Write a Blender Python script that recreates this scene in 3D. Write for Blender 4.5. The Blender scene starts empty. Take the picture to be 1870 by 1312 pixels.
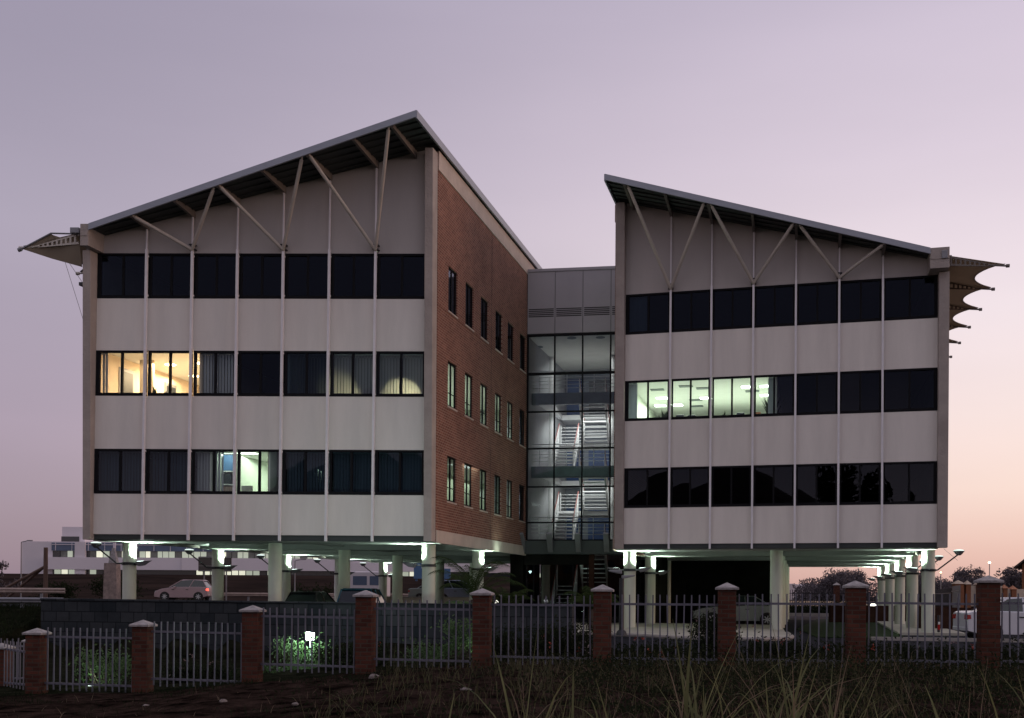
import bpy, math, random
from mathutils import Vector, Matrix
random.seed(7)
D = bpy.data; SC = bpy.context.scene; COL = SC.collection
R_ = math.radians

# ------------------------------------------------------------------ camera
cam_d = D.cameras.new('camera'); cam = D.objects.new('camera', cam_d); COL.objects.link(cam)
SC.camera = cam
PITCH, ROLL, EYE = .0026, .0066, 1.45
fwd = Vector((0, math.cos(PITCH), math.sin(PITCH))); r0 = Vector((1, 0, 0)); u0 = Vector((0, -math.sin(PITCH), math.cos(PITCH)))
rt = r0*math.cos(ROLL) + u0*math.sin(ROLL); up = u0*math.cos(ROLL) - r0*math.sin(ROLL)
cam.matrix_world = Matrix(((rt.x, up.x, -fwd.x, 0), (rt.y, up.y, -fwd.y, 0), (rt.z, up.z, -fwd.z, EYE), (0, 0, 0, 1)))
cam_d.sensor_width = 36; cam_d.lens = 36*2000.3/1870
cam_d.shift_x = (935-931.34)/1870; cam_d.shift_y = (1080.34-656)/1870
cam_d.clip_start = .1; cam_d.clip_end = 6000

# ------------------------------------------------------------------ world: dusk sky
W = D.worlds.new('World'); SC.world = W; W.use_nodes = True
nt = W.node_tree; nt.nodes.clear()
def N(nt, t, **k):
    n = nt.nodes.new(t)
    for a, b in k.items(): setattr(n, a, b)
    return n
def ramp(nt, stops, interp='EASE'):
    n = N(nt, 'ShaderNodeValToRGB'); e = n.color_ramp.elements; n.color_ramp.interpolation = interp
    while len(e) > 1: e.remove(e[-1])
    e[0].position = stops[0][0]; e[0].color = (*stops[0][1], 1)
    for p, c in stops[1:]:
        x = e.new(p); x.color = (*c, 1)
    return n
tc = N(nt, 'ShaderNodeTexCoord'); sep = N(nt, 'ShaderNodeSeparateXYZ'); nt.links.new(tc.outputs['Generated'], sep.inputs[0])
SKY_L = [(0, (.285, .215, .27)), (.06, (.33, .255, .32)), (.14, (.395, .315, .40)), (.30, (.405, .355, .445)), (.46, (.32, .285, .375)), (.62, (.46, .43, .54)), (1, (.58, .55, .68))]
SKY_R = [(0, (.66, .39, .34)), (.035, (.79, .52, .455)), (.09, (.90, .69, .62)), (.15, (.93, .76, .73)), (.235, (.88, .76, .79)), (.36, (.73, .63, .72)), (.5, (.54, .475, .59)), (.62, (.50, .46, .56)), (1, (.58, .55, .68))]
rl = ramp(nt, SKY_L, 'LINEAR'); rr = ramp(nt, SKY_R, 'LINEAR')
nt.links.new(sep.outputs[2], rl.inputs[0]); nt.links.new(sep.outputs[2], rr.inputs[0])
mr = N(nt, 'ShaderNodeMapRange', interpolation_type='SMOOTHSTEP'); mr.inputs[1].default_value = -.44; mr.inputs[2].default_value = .44
nt.links.new(sep.outputs[0], mr.inputs[0])
mx = N(nt, 'ShaderNodeMix', data_type='RGBA'); nt.links.new(mr.outputs[0], mx.inputs[0]); nt.links.new(rl.outputs[0], mx.inputs[6]); nt.links.new(rr.outputs[0], mx.inputs[7])
# unseen sky behind the camera, ramp shaped for facade light and dark window reflections
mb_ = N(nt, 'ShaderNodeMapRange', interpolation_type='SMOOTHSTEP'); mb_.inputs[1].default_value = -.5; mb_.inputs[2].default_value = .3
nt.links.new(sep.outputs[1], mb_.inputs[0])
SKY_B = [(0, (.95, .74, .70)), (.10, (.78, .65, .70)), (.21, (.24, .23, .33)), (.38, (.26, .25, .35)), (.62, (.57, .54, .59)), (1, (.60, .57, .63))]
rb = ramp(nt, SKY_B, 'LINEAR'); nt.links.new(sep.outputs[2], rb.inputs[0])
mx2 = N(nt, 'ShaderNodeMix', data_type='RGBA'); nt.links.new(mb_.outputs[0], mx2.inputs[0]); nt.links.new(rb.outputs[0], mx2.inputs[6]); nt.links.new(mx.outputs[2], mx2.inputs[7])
sk = N(nt, 'ShaderNodeTexSky', sky_type='NISHITA', sun_disc=False); sk.sun_elevation = R_(3); sk.sun_rotation = R_(95)
bgA = N(nt, 'ShaderNodeBackground'); bgB = N(nt, 'ShaderNodeBackground'); add = N(nt, 'ShaderNodeAddShader'); out = N(nt, 'ShaderNodeOutputWorld')
mpn = N(nt, 'ShaderNodeMapping'); mpn.inputs['Scale'].default_value = (1.2, 1.2, 5.5); nt.links.new(tc.outputs['Generated'], mpn.inputs[0])
nn = N(nt, 'ShaderNodeTexNoise'); nn.inputs['Scale'].default_value = 1.6; nn.inputs['Detail'].default_value = 4; nn.inputs['Roughness'].default_value = .5; nt.links.new(mpn.outputs[0], nn.inputs[0])
nr = ramp(nt, [(.3, (.955, .95, .96)), (.7, (1.04, 1.03, 1.035))], 'LINEAR'); nt.links.new(nn.outputs[0], nr.inputs[0])
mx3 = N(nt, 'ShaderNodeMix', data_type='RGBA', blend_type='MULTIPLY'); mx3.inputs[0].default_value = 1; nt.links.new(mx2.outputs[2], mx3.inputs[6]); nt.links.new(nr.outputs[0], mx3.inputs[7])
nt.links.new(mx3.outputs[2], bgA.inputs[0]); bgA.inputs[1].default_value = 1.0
nt.links.new(sk.outputs[0], bgB.inputs[0]); bgB.inputs[1].default_value = .02
nt.links.new(bgA.outputs[0], add.inputs[0]); nt.links.new(bgB.outputs[0], add.inputs[1]); nt.links.new(add.outputs[0], out.inputs[0])

sun_d = D.lights.new('sun', 'SUN'); sun_d.energy = .6; sun_d.angle = R_(22); sun_d.color = (1, .62, .42)
sun = D.objects.new('sun', sun_d); COL.objects.link(sun)
sdir = Vector((math.cos(R_(7))*math.sin(R_(95)), math.cos(R_(7))*math.cos(R_(95)), math.sin(R_(7))))   # towards the afterglow
sun.rotation_euler = sdir.to_track_quat('Z', 'Y').to_euler()
SC.view_settings.view_transform = 'Standard'; SC.view_settings.look = 'None'; SC.view_settings.exposure = 0; SC.view_settings.gamma = 1
SC.render.engine = 'CYCLES'; SC.cycles.max_bounces = 8; SC.cycles.transparent_max_bounces = 16; SC.cycles.sample_clamp_indirect = 4
SC.cycles.use_denoising = True

# ------------------------------------------------------------------ materials
MATS = {}
def mat(name, col, rough=.7, metal=0., var=0., vscale=3., bump=0., bscale=30., emit=None, estr=0., spec=.5, col2=None, stretch=None):
    m = D.materials.new(name); m.use_nodes = True; t = m.node_tree; b = t.nodes['Principled BSDF']
    b.inputs['Base Color'].default_value = (*col, 1); b.inputs['Roughness'].default_value = rough; b.inputs['Metallic'].default_value = metal
    b.inputs['Specular IOR Level'].default_value = spec
    co = N(t, 'ShaderNodeTexCoord'); src = co.outputs['Object']
    if stretch:
        mp = N(t, 'ShaderNodeMapping'); mp.inputs['Scale'].default_value = stretch; t.links.new(src, mp.inputs[0]); src = mp.outputs[0]
    if var or col2:
        n = N(t, 'ShaderNodeTexNoise'); n.inputs['Scale'].default_value = vscale; n.inputs['Detail'].default_value = 6; n.inputs['Roughness'].default_value = .62
        t.links.new(src, n.inputs[0])
        c2 = col2 or tuple(c*(1+var) for c in col); c1 = col if col2 else tuple(c*(1-var) for c in col)
        rp = ramp(t, [(.34, c1), (.66, c2)], 'LINEAR'); t.links.new(n.outputs[0], rp.inputs[0]); t.links.new(rp.outputs[0], b.inputs['Base Color'])
        mrr = N(t, 'ShaderNodeMapRange'); mrr.inputs[3].default_value = max(0, rough-.08); mrr.inputs[4].default_value = min(1, rough+.08)
        t.links.new(n.outputs[0], mrr.inputs[0]); t.links.new(mrr.outputs[0], b.inputs['Roughness'])
    if bump:
        n2 = N(t, 'ShaderNodeTexNoise'); n2.inputs['Scale'].default_value = bscale; n2.inputs['Detail'].default_value = 5; t.links.new(src, n2.inputs[0])
        bp = N(t, 'ShaderNodeBump'); bp.inputs['Strength'].default_value = bump; bp.inputs['Distance'].default_value = .05
        t.links.new(n2.outputs[0], bp.inputs['Height']); t.links.new(bp.outputs[0], b.inputs['Normal'])
    if emit:
        b.inputs['Emission Color'].default_value = (*emit, 1); b.inputs['Emission Strength'].default_value = estr
    MATS[name] = m; return m
def brick(name, c1, c2, mortar, direc, bw=.23, bh=.085, ms=.012, bump=.4, big=1.1, off=.5):
    """brick courses: the wall's horizontal direction is direc, its height is z"""
    m = D.materials.new(name); m.use_nodes = True; t = m.node_tree; b = t.nodes['Principled BSDF']; b.inputs['Roughness'].default_value = .88
    b.inputs['Specular IOR Level'].default_value = .06
    co = N(t, 'ShaderNodeTexCoord'); dp = N(t, 'ShaderNodeVectorMath', operation='DOT_PRODUCT'); dp.inputs[1].default_value = direc
    t.links.new(co.outputs['Object'], dp.inputs[0]); sp = N(t, 'ShaderNodeSeparateXYZ'); t.links.new(co.outputs['Object'], sp.inputs[0])
    cb = N(t, 'ShaderNodeCombineXYZ'); t.links.new(dp.outputs['Value'], cb.inputs[0]); t.links.new(sp.outputs[2], cb.inputs[1])
    br = N(t, 'ShaderNodeTexBrick'); br.inputs['Scale'].default_value = 1; br.inputs['Brick Width'].default_value = bw; br.inputs['Row Height'].default_value = bh
    br.inputs['Mortar Size'].default_value = ms; br.inputs['Mortar Smooth'].default_value = .3; br.inputs['Bias'].default_value = 0; br.offset = off
    br.inputs['Color1'].default_value = (*c1, 1); br.inputs['Color2'].default_value = (*c2, 1); br.inputs['Mortar'].default_value = (*mortar, 1)
    t.links.new(cb.outputs[0], br.inputs[0])
    n = N(t, 'ShaderNodeTexNoise'); n.inputs['Scale'].default_value = big; n.inputs['Detail'].default_value = 7; n.inputs['Roughness'].default_value = .7; t.links.new(co.outputs['Object'], n.inputs[0])
    rp = ramp(t, [(.3, (.82, .82, .82)), (.7, (1.16, 1.16, 1.16))], 'LINEAR'); t.links.new(n.outputs[0], rp.inputs[0])
    mm = N(t, 'ShaderNodeMix', data_type='RGBA', blend_type='MULTIPLY'); mm.inputs[0].default_value = 1; t.links.new(br.outputs[0], mm.inputs[6]); t.links.new(rp.outputs[0], mm.inputs[7])
    t.links.new(mm.outputs[2], b.inputs['Base Color'])
    bp = N(t, 'ShaderNodeBump', invert=True); bp.inputs['Strength'].default_value = bump; bp.inputs['Distance'].default_value = .02
    t.links.new(br.outputs['Fac'], bp.inputs['Height']); t.links.new(bp.outputs[0], b.inputs['Normal'])
    MATS[name] = m; return m
def glass(name, tint, refl=1.0, f0=1.5, rough=.0):
    m = D.materials.new(name); m.use_nodes = True; t = m.node_tree; t.nodes.clear()
    o = N(t, 'ShaderNodeOutputMaterial'); a = N(t, 'ShaderNodeBsdfTransparent'); a.inputs[0].default_value = (*tint, 1)
    g = N(t, 'ShaderNodeBsdfGlossy'); g.inputs[0].default_value = (refl*.80, refl*.86, refl*1.05, 1); g.inputs['Roughness'].default_value = rough
    fr = N(t, 'ShaderNodeFresnel'); fr.inputs[0].default_value = f0
    co = N(t, 'ShaderNodeTexCoord'); n = N(t, 'ShaderNodeTexNoise'); n.inputs['Scale'].default_value = .6; n.inputs['Detail'].default_value = 1
    t.links.new(co.outputs['Object'], n.inputs[0]); bp = N(t, 'ShaderNodeBump'); bp.inputs['Strength'].default_value = .06; bp.inputs['Distance'].default_value = .1
    t.links.new(n.outputs[0], bp.inputs['Height']); t.links.new(bp.outputs[0], g.inputs['Normal'])
    mxs = N(t, 'ShaderNodeMixShader'); t.links.new(fr.outputs[0], mxs.inputs[0]); t.links.new(a.outputs[0], mxs.inputs[1]); t.links.new(g.outputs[0], mxs.inputs[2])
    t.links.new(mxs.outputs[0], o.inputs[0]); MATS[name] = m; return m
def leafmat(name, c1, c2, vs=1.2, trans=.25):
    m = mat(name, c1, .75, var=0, col2=c2, vscale=vs, spec=.02 if max(c2) < .1 else .2)
    t = m.node_tree; b = t.nodes['Principled BSDF']; o = [n for n in t.nodes if n.type == 'OUTPUT_MATERIAL'][0]
    tr = N(t, 'ShaderNodeBsdfTranslucent'); tr.inputs[0].default_value = (*[min(1, c*1.3) for c in c2], 1); mxs = N(t, 'ShaderNodeMixShader'); mxs.inputs[0].default_value = trans
    t.links.new(b.outputs[0], mxs.inputs[1]); t.links.new(tr.outputs[0], mxs.inputs[2]); t.links.new(mxs.outputs[0], o.inputs[0]); return m

aR, aL, aA = R_(14.9), R_(.92), R_(9)
uR = Vector((math.cos(aR), -math.sin(aR), 0)); vR = Vector((math.sin(aR), math.cos(aR), 0))
uL = Vector((math.cos(aL), -math.sin(aL), 0)); uA = Vector((math.cos(aA), -math.sin(aA), 0)); nA = Vector((math.sin(aA), math.cos(aA), 0))
OR = Vector((4.10, 43.99, 0)); OL = Vector((-2.72, 38.71, 0)); OA = Vector((.74, 51.65, 0))

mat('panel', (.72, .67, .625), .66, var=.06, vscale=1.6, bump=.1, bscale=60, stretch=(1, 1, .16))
mat('gable_panel', (.43, .395, .38), .66, var=.05, vscale=1.1, bump=.1, bscale=60, stretch=(1, 1, .22))  # facade panel again, colour darkened to stand in for shade under the eaves
mat('concrete', (.36, .31, .285), .85, var=.13, vscale=1.3, bump=.35, bscale=14)
mat('concrete_warm', (.50, .42, .37), .85, var=.1, vscale=1.3, bump=.3, bscale=14)
mat('soffit', (.36, .36, .35), .8, var=.07, vscale=.8, bump=.1)
mat('column', (.58, .60, .51), .75, var=.09, vscale=2.2, bump=.15, stretch=(1, 1, .3))
mat('frame', (.006, .006, .008), .7, spec=.15)
mat('mullion', (.74, .71, .74), .45, var=.05)
mat('steel_cream', (.50, .45, .40), .45, var=.06)
mat('roof_sheet', (.30, .32, .36), .4, metal=.5, var=.12, vscale=1.5, bump=.05)
mat('rafter', (.15, .13, .12), .7, var=.1)
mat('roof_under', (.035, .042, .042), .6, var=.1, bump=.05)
mat('fascia', (.28, .295, .34), .45, metal=.3, var=.08, vscale=1.2, stretch=(1, 1, 4))
leafmat('sail', (.30, .25, .195), (.38, .32, .25), .8, .36)
mat('cable', (.2, .2, .2), .5, metal=.6)
mat('dark_metal', (.03, .03, .035), .5, metal=.3, var=.2)
mat('grey_metal', (.22, .22, .24), .5, metal=.4, var=.1)
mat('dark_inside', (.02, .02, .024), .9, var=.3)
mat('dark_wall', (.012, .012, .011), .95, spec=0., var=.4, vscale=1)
mat('cream_wall', (.62, .52, .40), .8, var=.04)
mat('green_wall', (.60, .64, .55), .8, var=.04)
mat('inner_wall', (.36, .37, .38), .8, var=.05)
mat('stair_back', (.20, .22, .25), .8, var=.1)
mat('white_wall', (.62, .62, .62), .8, var=.04)
mat('ceiling_tile', (.66, .66, .62), .9, var=.03)
mat('blind', (.36, .38, .39), .8, var=.08, vscale=6, stretch=(1, 1, .1))
mat('clad', (.31, .28, .31), .45, metal=.1, var=.05, vscale=.7)
mat('louvre', (.008, .008, .01), .6)
mat('teal_beam', (.10, .13, .135), .5, metal=.2, var=.15)
mat('rail_white', (.66, .66, .66), .5)
mat('rail_red', (.22, .05, .04), .4)
mat('blue_door', (.02, .06, .17), .5, var=.08)
mat('brown', (.04, .02, .015), .9, spec=.05, var=.2)
glass('glass_dark', (.26, .32, .38), .62, 1.42)
glass('glass_lit', (.86, .9, .9), .8, 1.45)
glass('glass_clear', (.62, .68, .68), .8, 1.45)
brick('brick_side', (.245, .105, .078), (.16, .066, .052), (.32, .225, .18), tuple(vR), bh=.095, ms=.014)
brick('brick_gate', (.115, .042, .029), (.062, .024, .018), (.07, .05, .04), (1, 1, 0), big=2.5)
brick('stone_block', (.024, .029, .034), (.050, .053, .058), (.013, .014, .016), tuple(uR), bw=.52, bh=.36, ms=.014, bump=.6, big=3, off=.37)
brick('paver', (.14, .13, .12), (.10, .10, .095), (.05, .05, .05), (1, .3, 0), bw=.2, bh=.1)
mat('cap_stone', (.30, .275, .275), .88, var=.28, vscale=9, bump=.4, bscale=40)
mat('fence_paint', (.135, .13, .165), .6, var=.12, vscale=4)
mat('asphalt', (.020, .021, .026), .95, spec=.03, var=.25, vscale=1.2, bump=.3, bscale=50)
mat('road_far', (.06, .05, .05), .95, spec=.03, var=.2, vscale=.3)
mat('paving', (.42, .40, .34), .9, spec=.1, var=.14, vscale=1.1, bump=.15, bscale=30)
mat('kerb', (.30, .27, .25), .85, var=.15, vscale=2, bump=.2)
mat('dirt', (.004, .003, .0025), .97, col2=(.050, .032, .026), vscale=2.2, bump=1.0, bscale=9, spec=.0)
mat('bed_soil', (.004, .005, .003), .97, col2=(.022, .022, .014), vscale=2.5, bump=.8, bscale=12, spec=0.)
mat('earth_far', (.016, .012, .011), .95, col2=(.04, .027, .023), vscale=.12, bump=.3, spec=.0)
leafmat('lawn', (.010, .020, .008), (.022, .034, .014), .8, 0)
leafmat('leaf_dark', (.006, .010, .006), (.024, .030, .015), 1.6)
leafmat('leaf_mid', (.035, .07, .025), (.09, .15, .06), 2.0)
leafmat('leaf_palm', (.018, .035, .016), (.05, .07, .025), 1.5)
leafmat('leaf_far', (.075, .066, .076), (.125, .105, .115), .15, .1)  # distance haze put into the leaf colour, lightened to a grey mauve
leafmat('grass_dry', (.07, .05, .032), (.27, .20, .14), 1.3, .3)
leafmat('grass_green', (.03, .045, .018), (.20, .20, .095), 1.1, .3)
leafmat('field_gold', (.17, .11, .055), (.30, .20, .10), .15, .1)
mat('flower_red', (.30, .035, .015), .6); mat('flower_pale', (.12, .07, .07), .6)
mat('bark', (.06, .045, .035), .9, var=.3, bump=.5)
mat('wood', (.10, .06, .045), .85, var=.3, vscale=2, stretch=(4, 4, .4), bump=.2)
mat('stone_pylon', (.26, .20, .18), .9, var=.3, vscale=4, bump=.4)
mat('bld_white', (.66, .61, .66), .7, var=.05, vscale=.1)
mat('bld_pink', (.60, .52, .54), .7, var=.05, vscale=.1)
mat('bld_blue', (.08, .12, .20), .35, var=.2, vscale=.2)
mat('bld_base', (.022, .014, .014), .95, spec=0., var=.2, vscale=.3)
mat('win_dark', (.02, .025, .035), .2)
mat('win_grey', (.16, .17, .15), .4, var=.3, vscale=1)
mat('win_lit', (.5, .5, .4), .5, emit=(.95, .95, .75), estr=.75)
mat('win_dim', (.3, .32, .26), .5, emit=(.75, .82, .66), estr=.42)
mat('barrier', (.36, .28, .25), .85, spec=.1, var=.15)
mat('orange_brick', (.24, .095, .045), .85, var=.2, vscale=3)
mat('precast', (.52, .44, .36), .8, var=.08)
mat('orange_cap', (.40, .18, .10), .8, var=.1)
mat('car_white', (.55, .55, .60), .25, metal=.1, var=.02); mat('car_silver', (.22, .25, .24), .3, metal=.6, var=.02)
mat('car_black', (.008, .008, .010), .2); mat('car_blue', (.035, .16, .27), .3, metal=.3); mat('car_grey_blue', (.20, .23, .32), .3, metal=.4); mat('car_red', (.36, .26, .27), .35, metal=.2)
mat('car_glass', (.012, .018, .022), .06, spec=.8); mat('tyre', (.012, .012, .012), .8); mat('rim', (.42, .43, .44), .35, metal=.7)
mat('lens_red', (.30, .01, .01), .2); mat('lens_red_on', (.6, .02, .02), .2, emit=(1, .08, .05), estr=3.0); mat('lens_clear', (.5, .5, .5), .1)
mat('plastic_black', (.015, .015, .015), .5)
mat('lamp_face', (.8, .9, .85), .4, emit=(.80, 1.0, .90), estr=7); mat('lamp_soft', (.75, .8, .75), .5, emit=(.75, .95, .85), estr=1.0)
mat('lamp_globe', (.8, .8, .7), .4, emit=(1, .98, .85), estr=8); mat('lamp_flood', (.8, .9, .9), .4, emit=(.75, 1, .93), estr=16)
mat('lamp_warm', (.9, .8, .6), .4, emit=(1, .74, .42), estr=9); mat('lamp_office', (.9, .95, .85), .4, emit=(.86, 1, .84), estr=5)
mat('lamp_orange', (.9, .6, .3), .4, emit=(1, .60, .22), estr=5)
mat('grille', (.12, .14, .14), .6); mat('books', (.13, .05, .045), .7, col2=(.30, .25, .22), vscale=22, stretch=(1, 1, .15))
mat('board_blue', (.05, .12, .25), .6, var=.05); mat('monitor', (.02, .025, .03), .4); mat('pot', (.3, .2, .14), .8); mat('paper', (.35, .35, .34), .8)
mat('roof_tile', (.05, .035, .03), .8, var=.2, vscale=2)
mat('rock', (.19, .155, .145), .9, var=.2, bump=.4)

# ------------------------------------------------------------------ mesh building
ORG = {}
class MB:
    def __init__(s): s.v = []; s.f = []; s.mi = []
    def quad(s, *p, m=0):
        i = len(s.v); s.v += [Vector(q) for q in p]; s.f.append(tuple(range(i, i+len(p)))); s.mi.append(m); return s
    def hexa(s, p, m=0):
        i = len(s.v); s.v += [Vector(q) for q in p]
        for f in ((0, 3, 2, 1), (4, 5, 6, 7), (0, 1, 5, 4), (1, 2, 6, 5), (2, 3, 7, 6), (3, 0, 4, 7)):
            s.f.append(tuple(i+k for k in f)); s.mi.append(m)
        return s
    def box(s, F, a0, a1, b0, b1, z0, z1, m=0):
        return s.hexa([F(a0, b0, z0), F(a1, b0, z0), F(a1, b1, z0), F(a0, b1, z0), F(a0, b0, z1), F(a1, b0, z1), F(a1, b1, z1), F(a0, b1, z1)], m)
    def prism(s, base, top, m=0):
        i = len(s.v); n = len(base); s.v += [Vector(q) for q in base]+[Vector(q) for q in top]
        s.f.append(tuple(i+k for k in reversed(range(n)))); s.f.append(tuple(i+n+k for k in range(n))); s.mi += [m, m]
        for k in range(n):
            j = (k+1) % n; s.f.append((i+k, i+j, i+n+j, i+n+k)); s.mi.append(m)
        return s
    def tube(s, p0, p1, r0, r1=None, n=8, m=0, cap=True):
        p0 = Vector(p0); p1 = Vector(p1); r1 = r0 if r1 is None else r1; d = (p1-p0)
        if d.length < 1e-6: return s
        d.normalize(); a = d.orthogonal().normalized(); b = d.cross(a); i = len(s.v)
        for p, r in ((p0, r0), (p1, r1)):
            for k in range(n):
                t = 2*math.pi*k/n; s.v.append(p+(a*math.cos(t)+b*math.sin(t))*r)
        for k in range(n):
            j = (k+1) % n; s.f.append((i+k, i+j, i+n+j, i+n+k)); s.mi.append(m)
        if cap: s.f += [tuple(i+k for k in reversed(range(n))), tuple(i+n+k for k in range(n))]; s.mi += [m, m]
        return s
    def path(s, pts, r, n=6, m=0):
        for a, b in zip(pts, pts[1:]): s.tube(a, b, r, None, n, m)
        return s
    def lathe(s, c, prof, n=20, m=0, F=None):
        """rings (radius, z) about a vertical axis at c"""
        i = len(s.v); c = Vector(c)
        for r, z in prof:
            for k in range(n):
                t = 2*math.pi*k/n; s.v.append(c+Vector((r*math.cos(t), r*math.sin(t), z)))
        for q in range(len(prof)-1):
            for k in range(n):
                j = (k+1) % n; s.f.append((i+q*n+k, i+q*n+j, i+(q+1)*n+j, i+(q+1)*n+k)); s.mi.append(m)
        s.f.append(tuple(i+k for k in reversed(range(n)))); s.mi.append(m)
        e = i+(len(prof)-1)*n; s.f.append(tuple(e+k for k in range(n))); s.mi.append(m); return s
    def build(s, name, mats, parent=None, smooth=False, bevel=0., world=True):
        me = D.meshes.new(name); o = D.objects.new(name, me); COL.objects.link(o)
        org = Vector((0, 0, 0))
        if parent is not None:
            o.parent = parent
            if world: org = ORG.get(parent.name, Vector((0, 0, 0)))
            ORG[o.name] = org
        me.from_pydata([tuple(v-org) for v in s.v], [], s.f)
        for m in (mats if isinstance(mats, (list, tuple)) else [mats]): me.materials.append(MATS[m])
        me.polygons.foreach_set('material_index', s.mi)
        if smooth:
            me.polygons.foreach_set('use_smooth', [True]*len(me.polygons))
            try: me.set_sharp_from_angle(angle=R_(40))
            except Exception: pass
        me.update()
        if bevel:
            b = o.modifiers.new('bevel', 'BEVEL'); b.width = bevel; b.segments = 2; b.limit_method = 'ANGLE'
        return o
def tag(o, label=None, cat=None, group=None, kind=None):
    for k, v in (('label', label), ('category', cat), ('group', group), ('kind', kind)):
        if v: o[k] = v
    return o
def thing(name, label, cat, loc=(0, 0, 0), rz=0., group=None):
    o = D.objects.new(name, None); COL.objects.link(o); o.empty_display_size = .2
    o.location = loc; o.rotation_euler = (0, 0, rz); ORG[o.name] = Vector(loc); return tag(o, label, cat, group)
def copy_tree(o, parent=None):
    c = o.copy(); COL.objects.link(c); c.parent = parent
    for ch in [x for x in D.objects if x.parent == o]: copy_tree(ch, c)
    return c
def frame_at(o, u, v): return lambda a, b, z: o+u*a+v*b+Vector((0, 0, z))
FL = frame_at(OL, uL, vR); FR = frame_at(OR, uR, vR); FA = frame_at(OA, uA, nA)
XY = lambda x, y, z: Vector((x, y, z))
def struct(name, mb, m, **k): return tag(mb.build(name, m, **k), kind='structure')
def lamp(name, kind, loc, energy, color, parent, size=.3, target=None, blend=.6, angle=120, sy=None):
    l = D.lights.new(name, kind); l.energy = energy; l.color = color
    if kind == 'AREA':
        l.size = size
        if sy: l.shape = 'RECTANGLE'; l.size_y = sy
    elif kind == 'SPOT': l.spot_size = R_(angle); l.spot_blend = blend; l.shadow_soft_size = size
    else: l.shadow_soft_size = size
    o = D.objects.new(name, l); COL.objects.link(o)
    org = ORG.get(parent.name, Vector((0, 0, 0))) if parent else Vector((0, 0, 0))
    o.parent = parent; o.location = Vector(loc)-org
    if target is not None:
        o.rotation_euler = (Vector(loc)-Vector(target)).to_track_quat('Z', 'Y').to_euler()
    return o
def sm(x, a, b):
    t = max(0., min(1., (x-a)/(b-a))); return t*t*(3-2*t)
def lerp(a, b, t): return a+(b-a)*t
def interp(x, xs, ys):
    if x <= xs[0]: return ys[0]
    for i in range(len(xs)-1):
        if x <= xs[i+1]: return lerp(ys[i], ys[i+1], (x-xs[i])/(xs[i+1]-xs[i]))
    return ys[-1]

# ------------------------------------------------------------------ ground
FX = [-12, -10.18, -7.8, -5.4, -2.97, -.6, 1.9, 5, 30]; FZ = [-.80, -.74, -.68, -.42, -.2, 0, .05, .07, .07]
def zf(x): return interp(x, FX, FZ)
def nz(x, y):
    return .03*math.sin(x*2.1+1.3*math.sin(y*1.7))+.025*math.sin(y*3.1+x*.7)+.015*math.sin(x*5.3+y*4.1)
def wall_y(x): return 34-(x-1.93)*(38.94-34)/(16.67+1.93)
def gz(x, y):
    f = zf(x)
    if y < 22: return lerp(-.35, f, sm(y, 6, 21.5))+nz(x, y)*(1 if y > -30 else .3)
    right = -.03
    z = lerp(f+nz(x, y), right, sm(y, 24, 27)) if x > 2.2 else f+nz(x, y)*.6
    if x <= 2.2:
        if x < -16.8: z = lerp(z, .80, sm(y, 31, 43))
        elif y > wall_y(x)-.1: z = -.15
    back = lerp(.80, 4.4, sm(y, 90, 188))
    leftk = 1-sm(x, 4, 16)
    if y > 66:
        zz = lerp(-.12, .8, sm(y, 67, 70)) if x > -16.8 else .8
        zz = zz if y < 90 else back
        flat = lerp(-.03, .5, sm(y, 90, 190))
        z = lerp(flat, zz, leftk)
    return z
mb = MB()
xs = [-3000, -1200, -500, -250, -120, -70, -45, -32, -26, -21, -18, -17, -16.6]+[-16+.5*i for i in range(60)]+[15, 17, 20, 24, 28, 34, 45, 70, 120, 250, 500, 1200, 3000]
ys = [-400, -120, -60, -30, -10, 0]+[4+.5*i for i in range(73)]+[41, 42, 43, 45, 50, 58, 65, 66.5, 67.5, 68.5, 69.5, 71, 80, 89, 95, 105, 120, 140, 160, 175, 188, 210, 300, 600, 1500, 4000]
for j in range(len(ys)-1):
    for i in range(len(xs)-1): pass
gv = [Vector((x, y, gz(x, y))) for y in ys for x in xs]; nx = len(xs)
mb.v = gv; mb.f = [(j*nx+i, j*nx+i+1, (j+1)*nx+i+1, (j+1)*nx+i) for j in range(len(ys)-1) for i in range(nx-1)]; mb.mi = [(2 if 22.9 < ys[f[0]//nx] else 0) if ys[f[0]//nx] < 60 else 1 for f in mb.f]
_bp = [n for n in MATS['dirt'].node_tree.nodes if n.type == 'BUMP'][0]; _bp.inputs['Distance'].default_value = .22
struct('ground', mb, ['dirt', 'earth_far', 'bed_soil'], smooth=True)
def sheet(name, pts, z, m, th=0.):
    mb = MB()
    if th: mb.prism([(x, y, z-th) for x, y in pts], [(x, y, z) for x, y in pts])
    else: mb.quad(*[(x, y, z) for x, y in pts])
    return struct(name, mb, m)
sheet('car_park', [(2.6, 27.6), (46, 27.6), (46, 66.4), (-16.3, 66.4), (-16.3, 39.2), (1.75, 34.3), (2.3, 33.8)], 0, 'asphalt')
sheet('pavement', [(1.95, 38.2), (3.4, 38.6), (4.4, 38.0), (5.4, 36.3), (6.6, 35.5), (8.1, 35.2), (9.0, 35.8), (9.6, 37.6), (10.3, 41), (12.5, 50.5), (7, 52.3), (1.0, 52.6), (0.5, 50.8), (.2, 44)], .12, 'paving', .2)
sheet('path', [(14.7, 41.4), (17.2, 41.2), (24.4, 68), (22.4, 68)], .10, 'paving', .2)
sheet('lawn', [(10.8, 38.6), (12.2, 37.2), (14.2, 39.4), (22.3, 67.8), (19.0, 67.8), (12.6, 48)], .03, 'lawn', .1)
sheet('kerb_strip', [(12.0, 36.4), (17.6, 35.1), (17.6, 35.3), (12.1, 36.65)], .11, 'kerb', .2)
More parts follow.
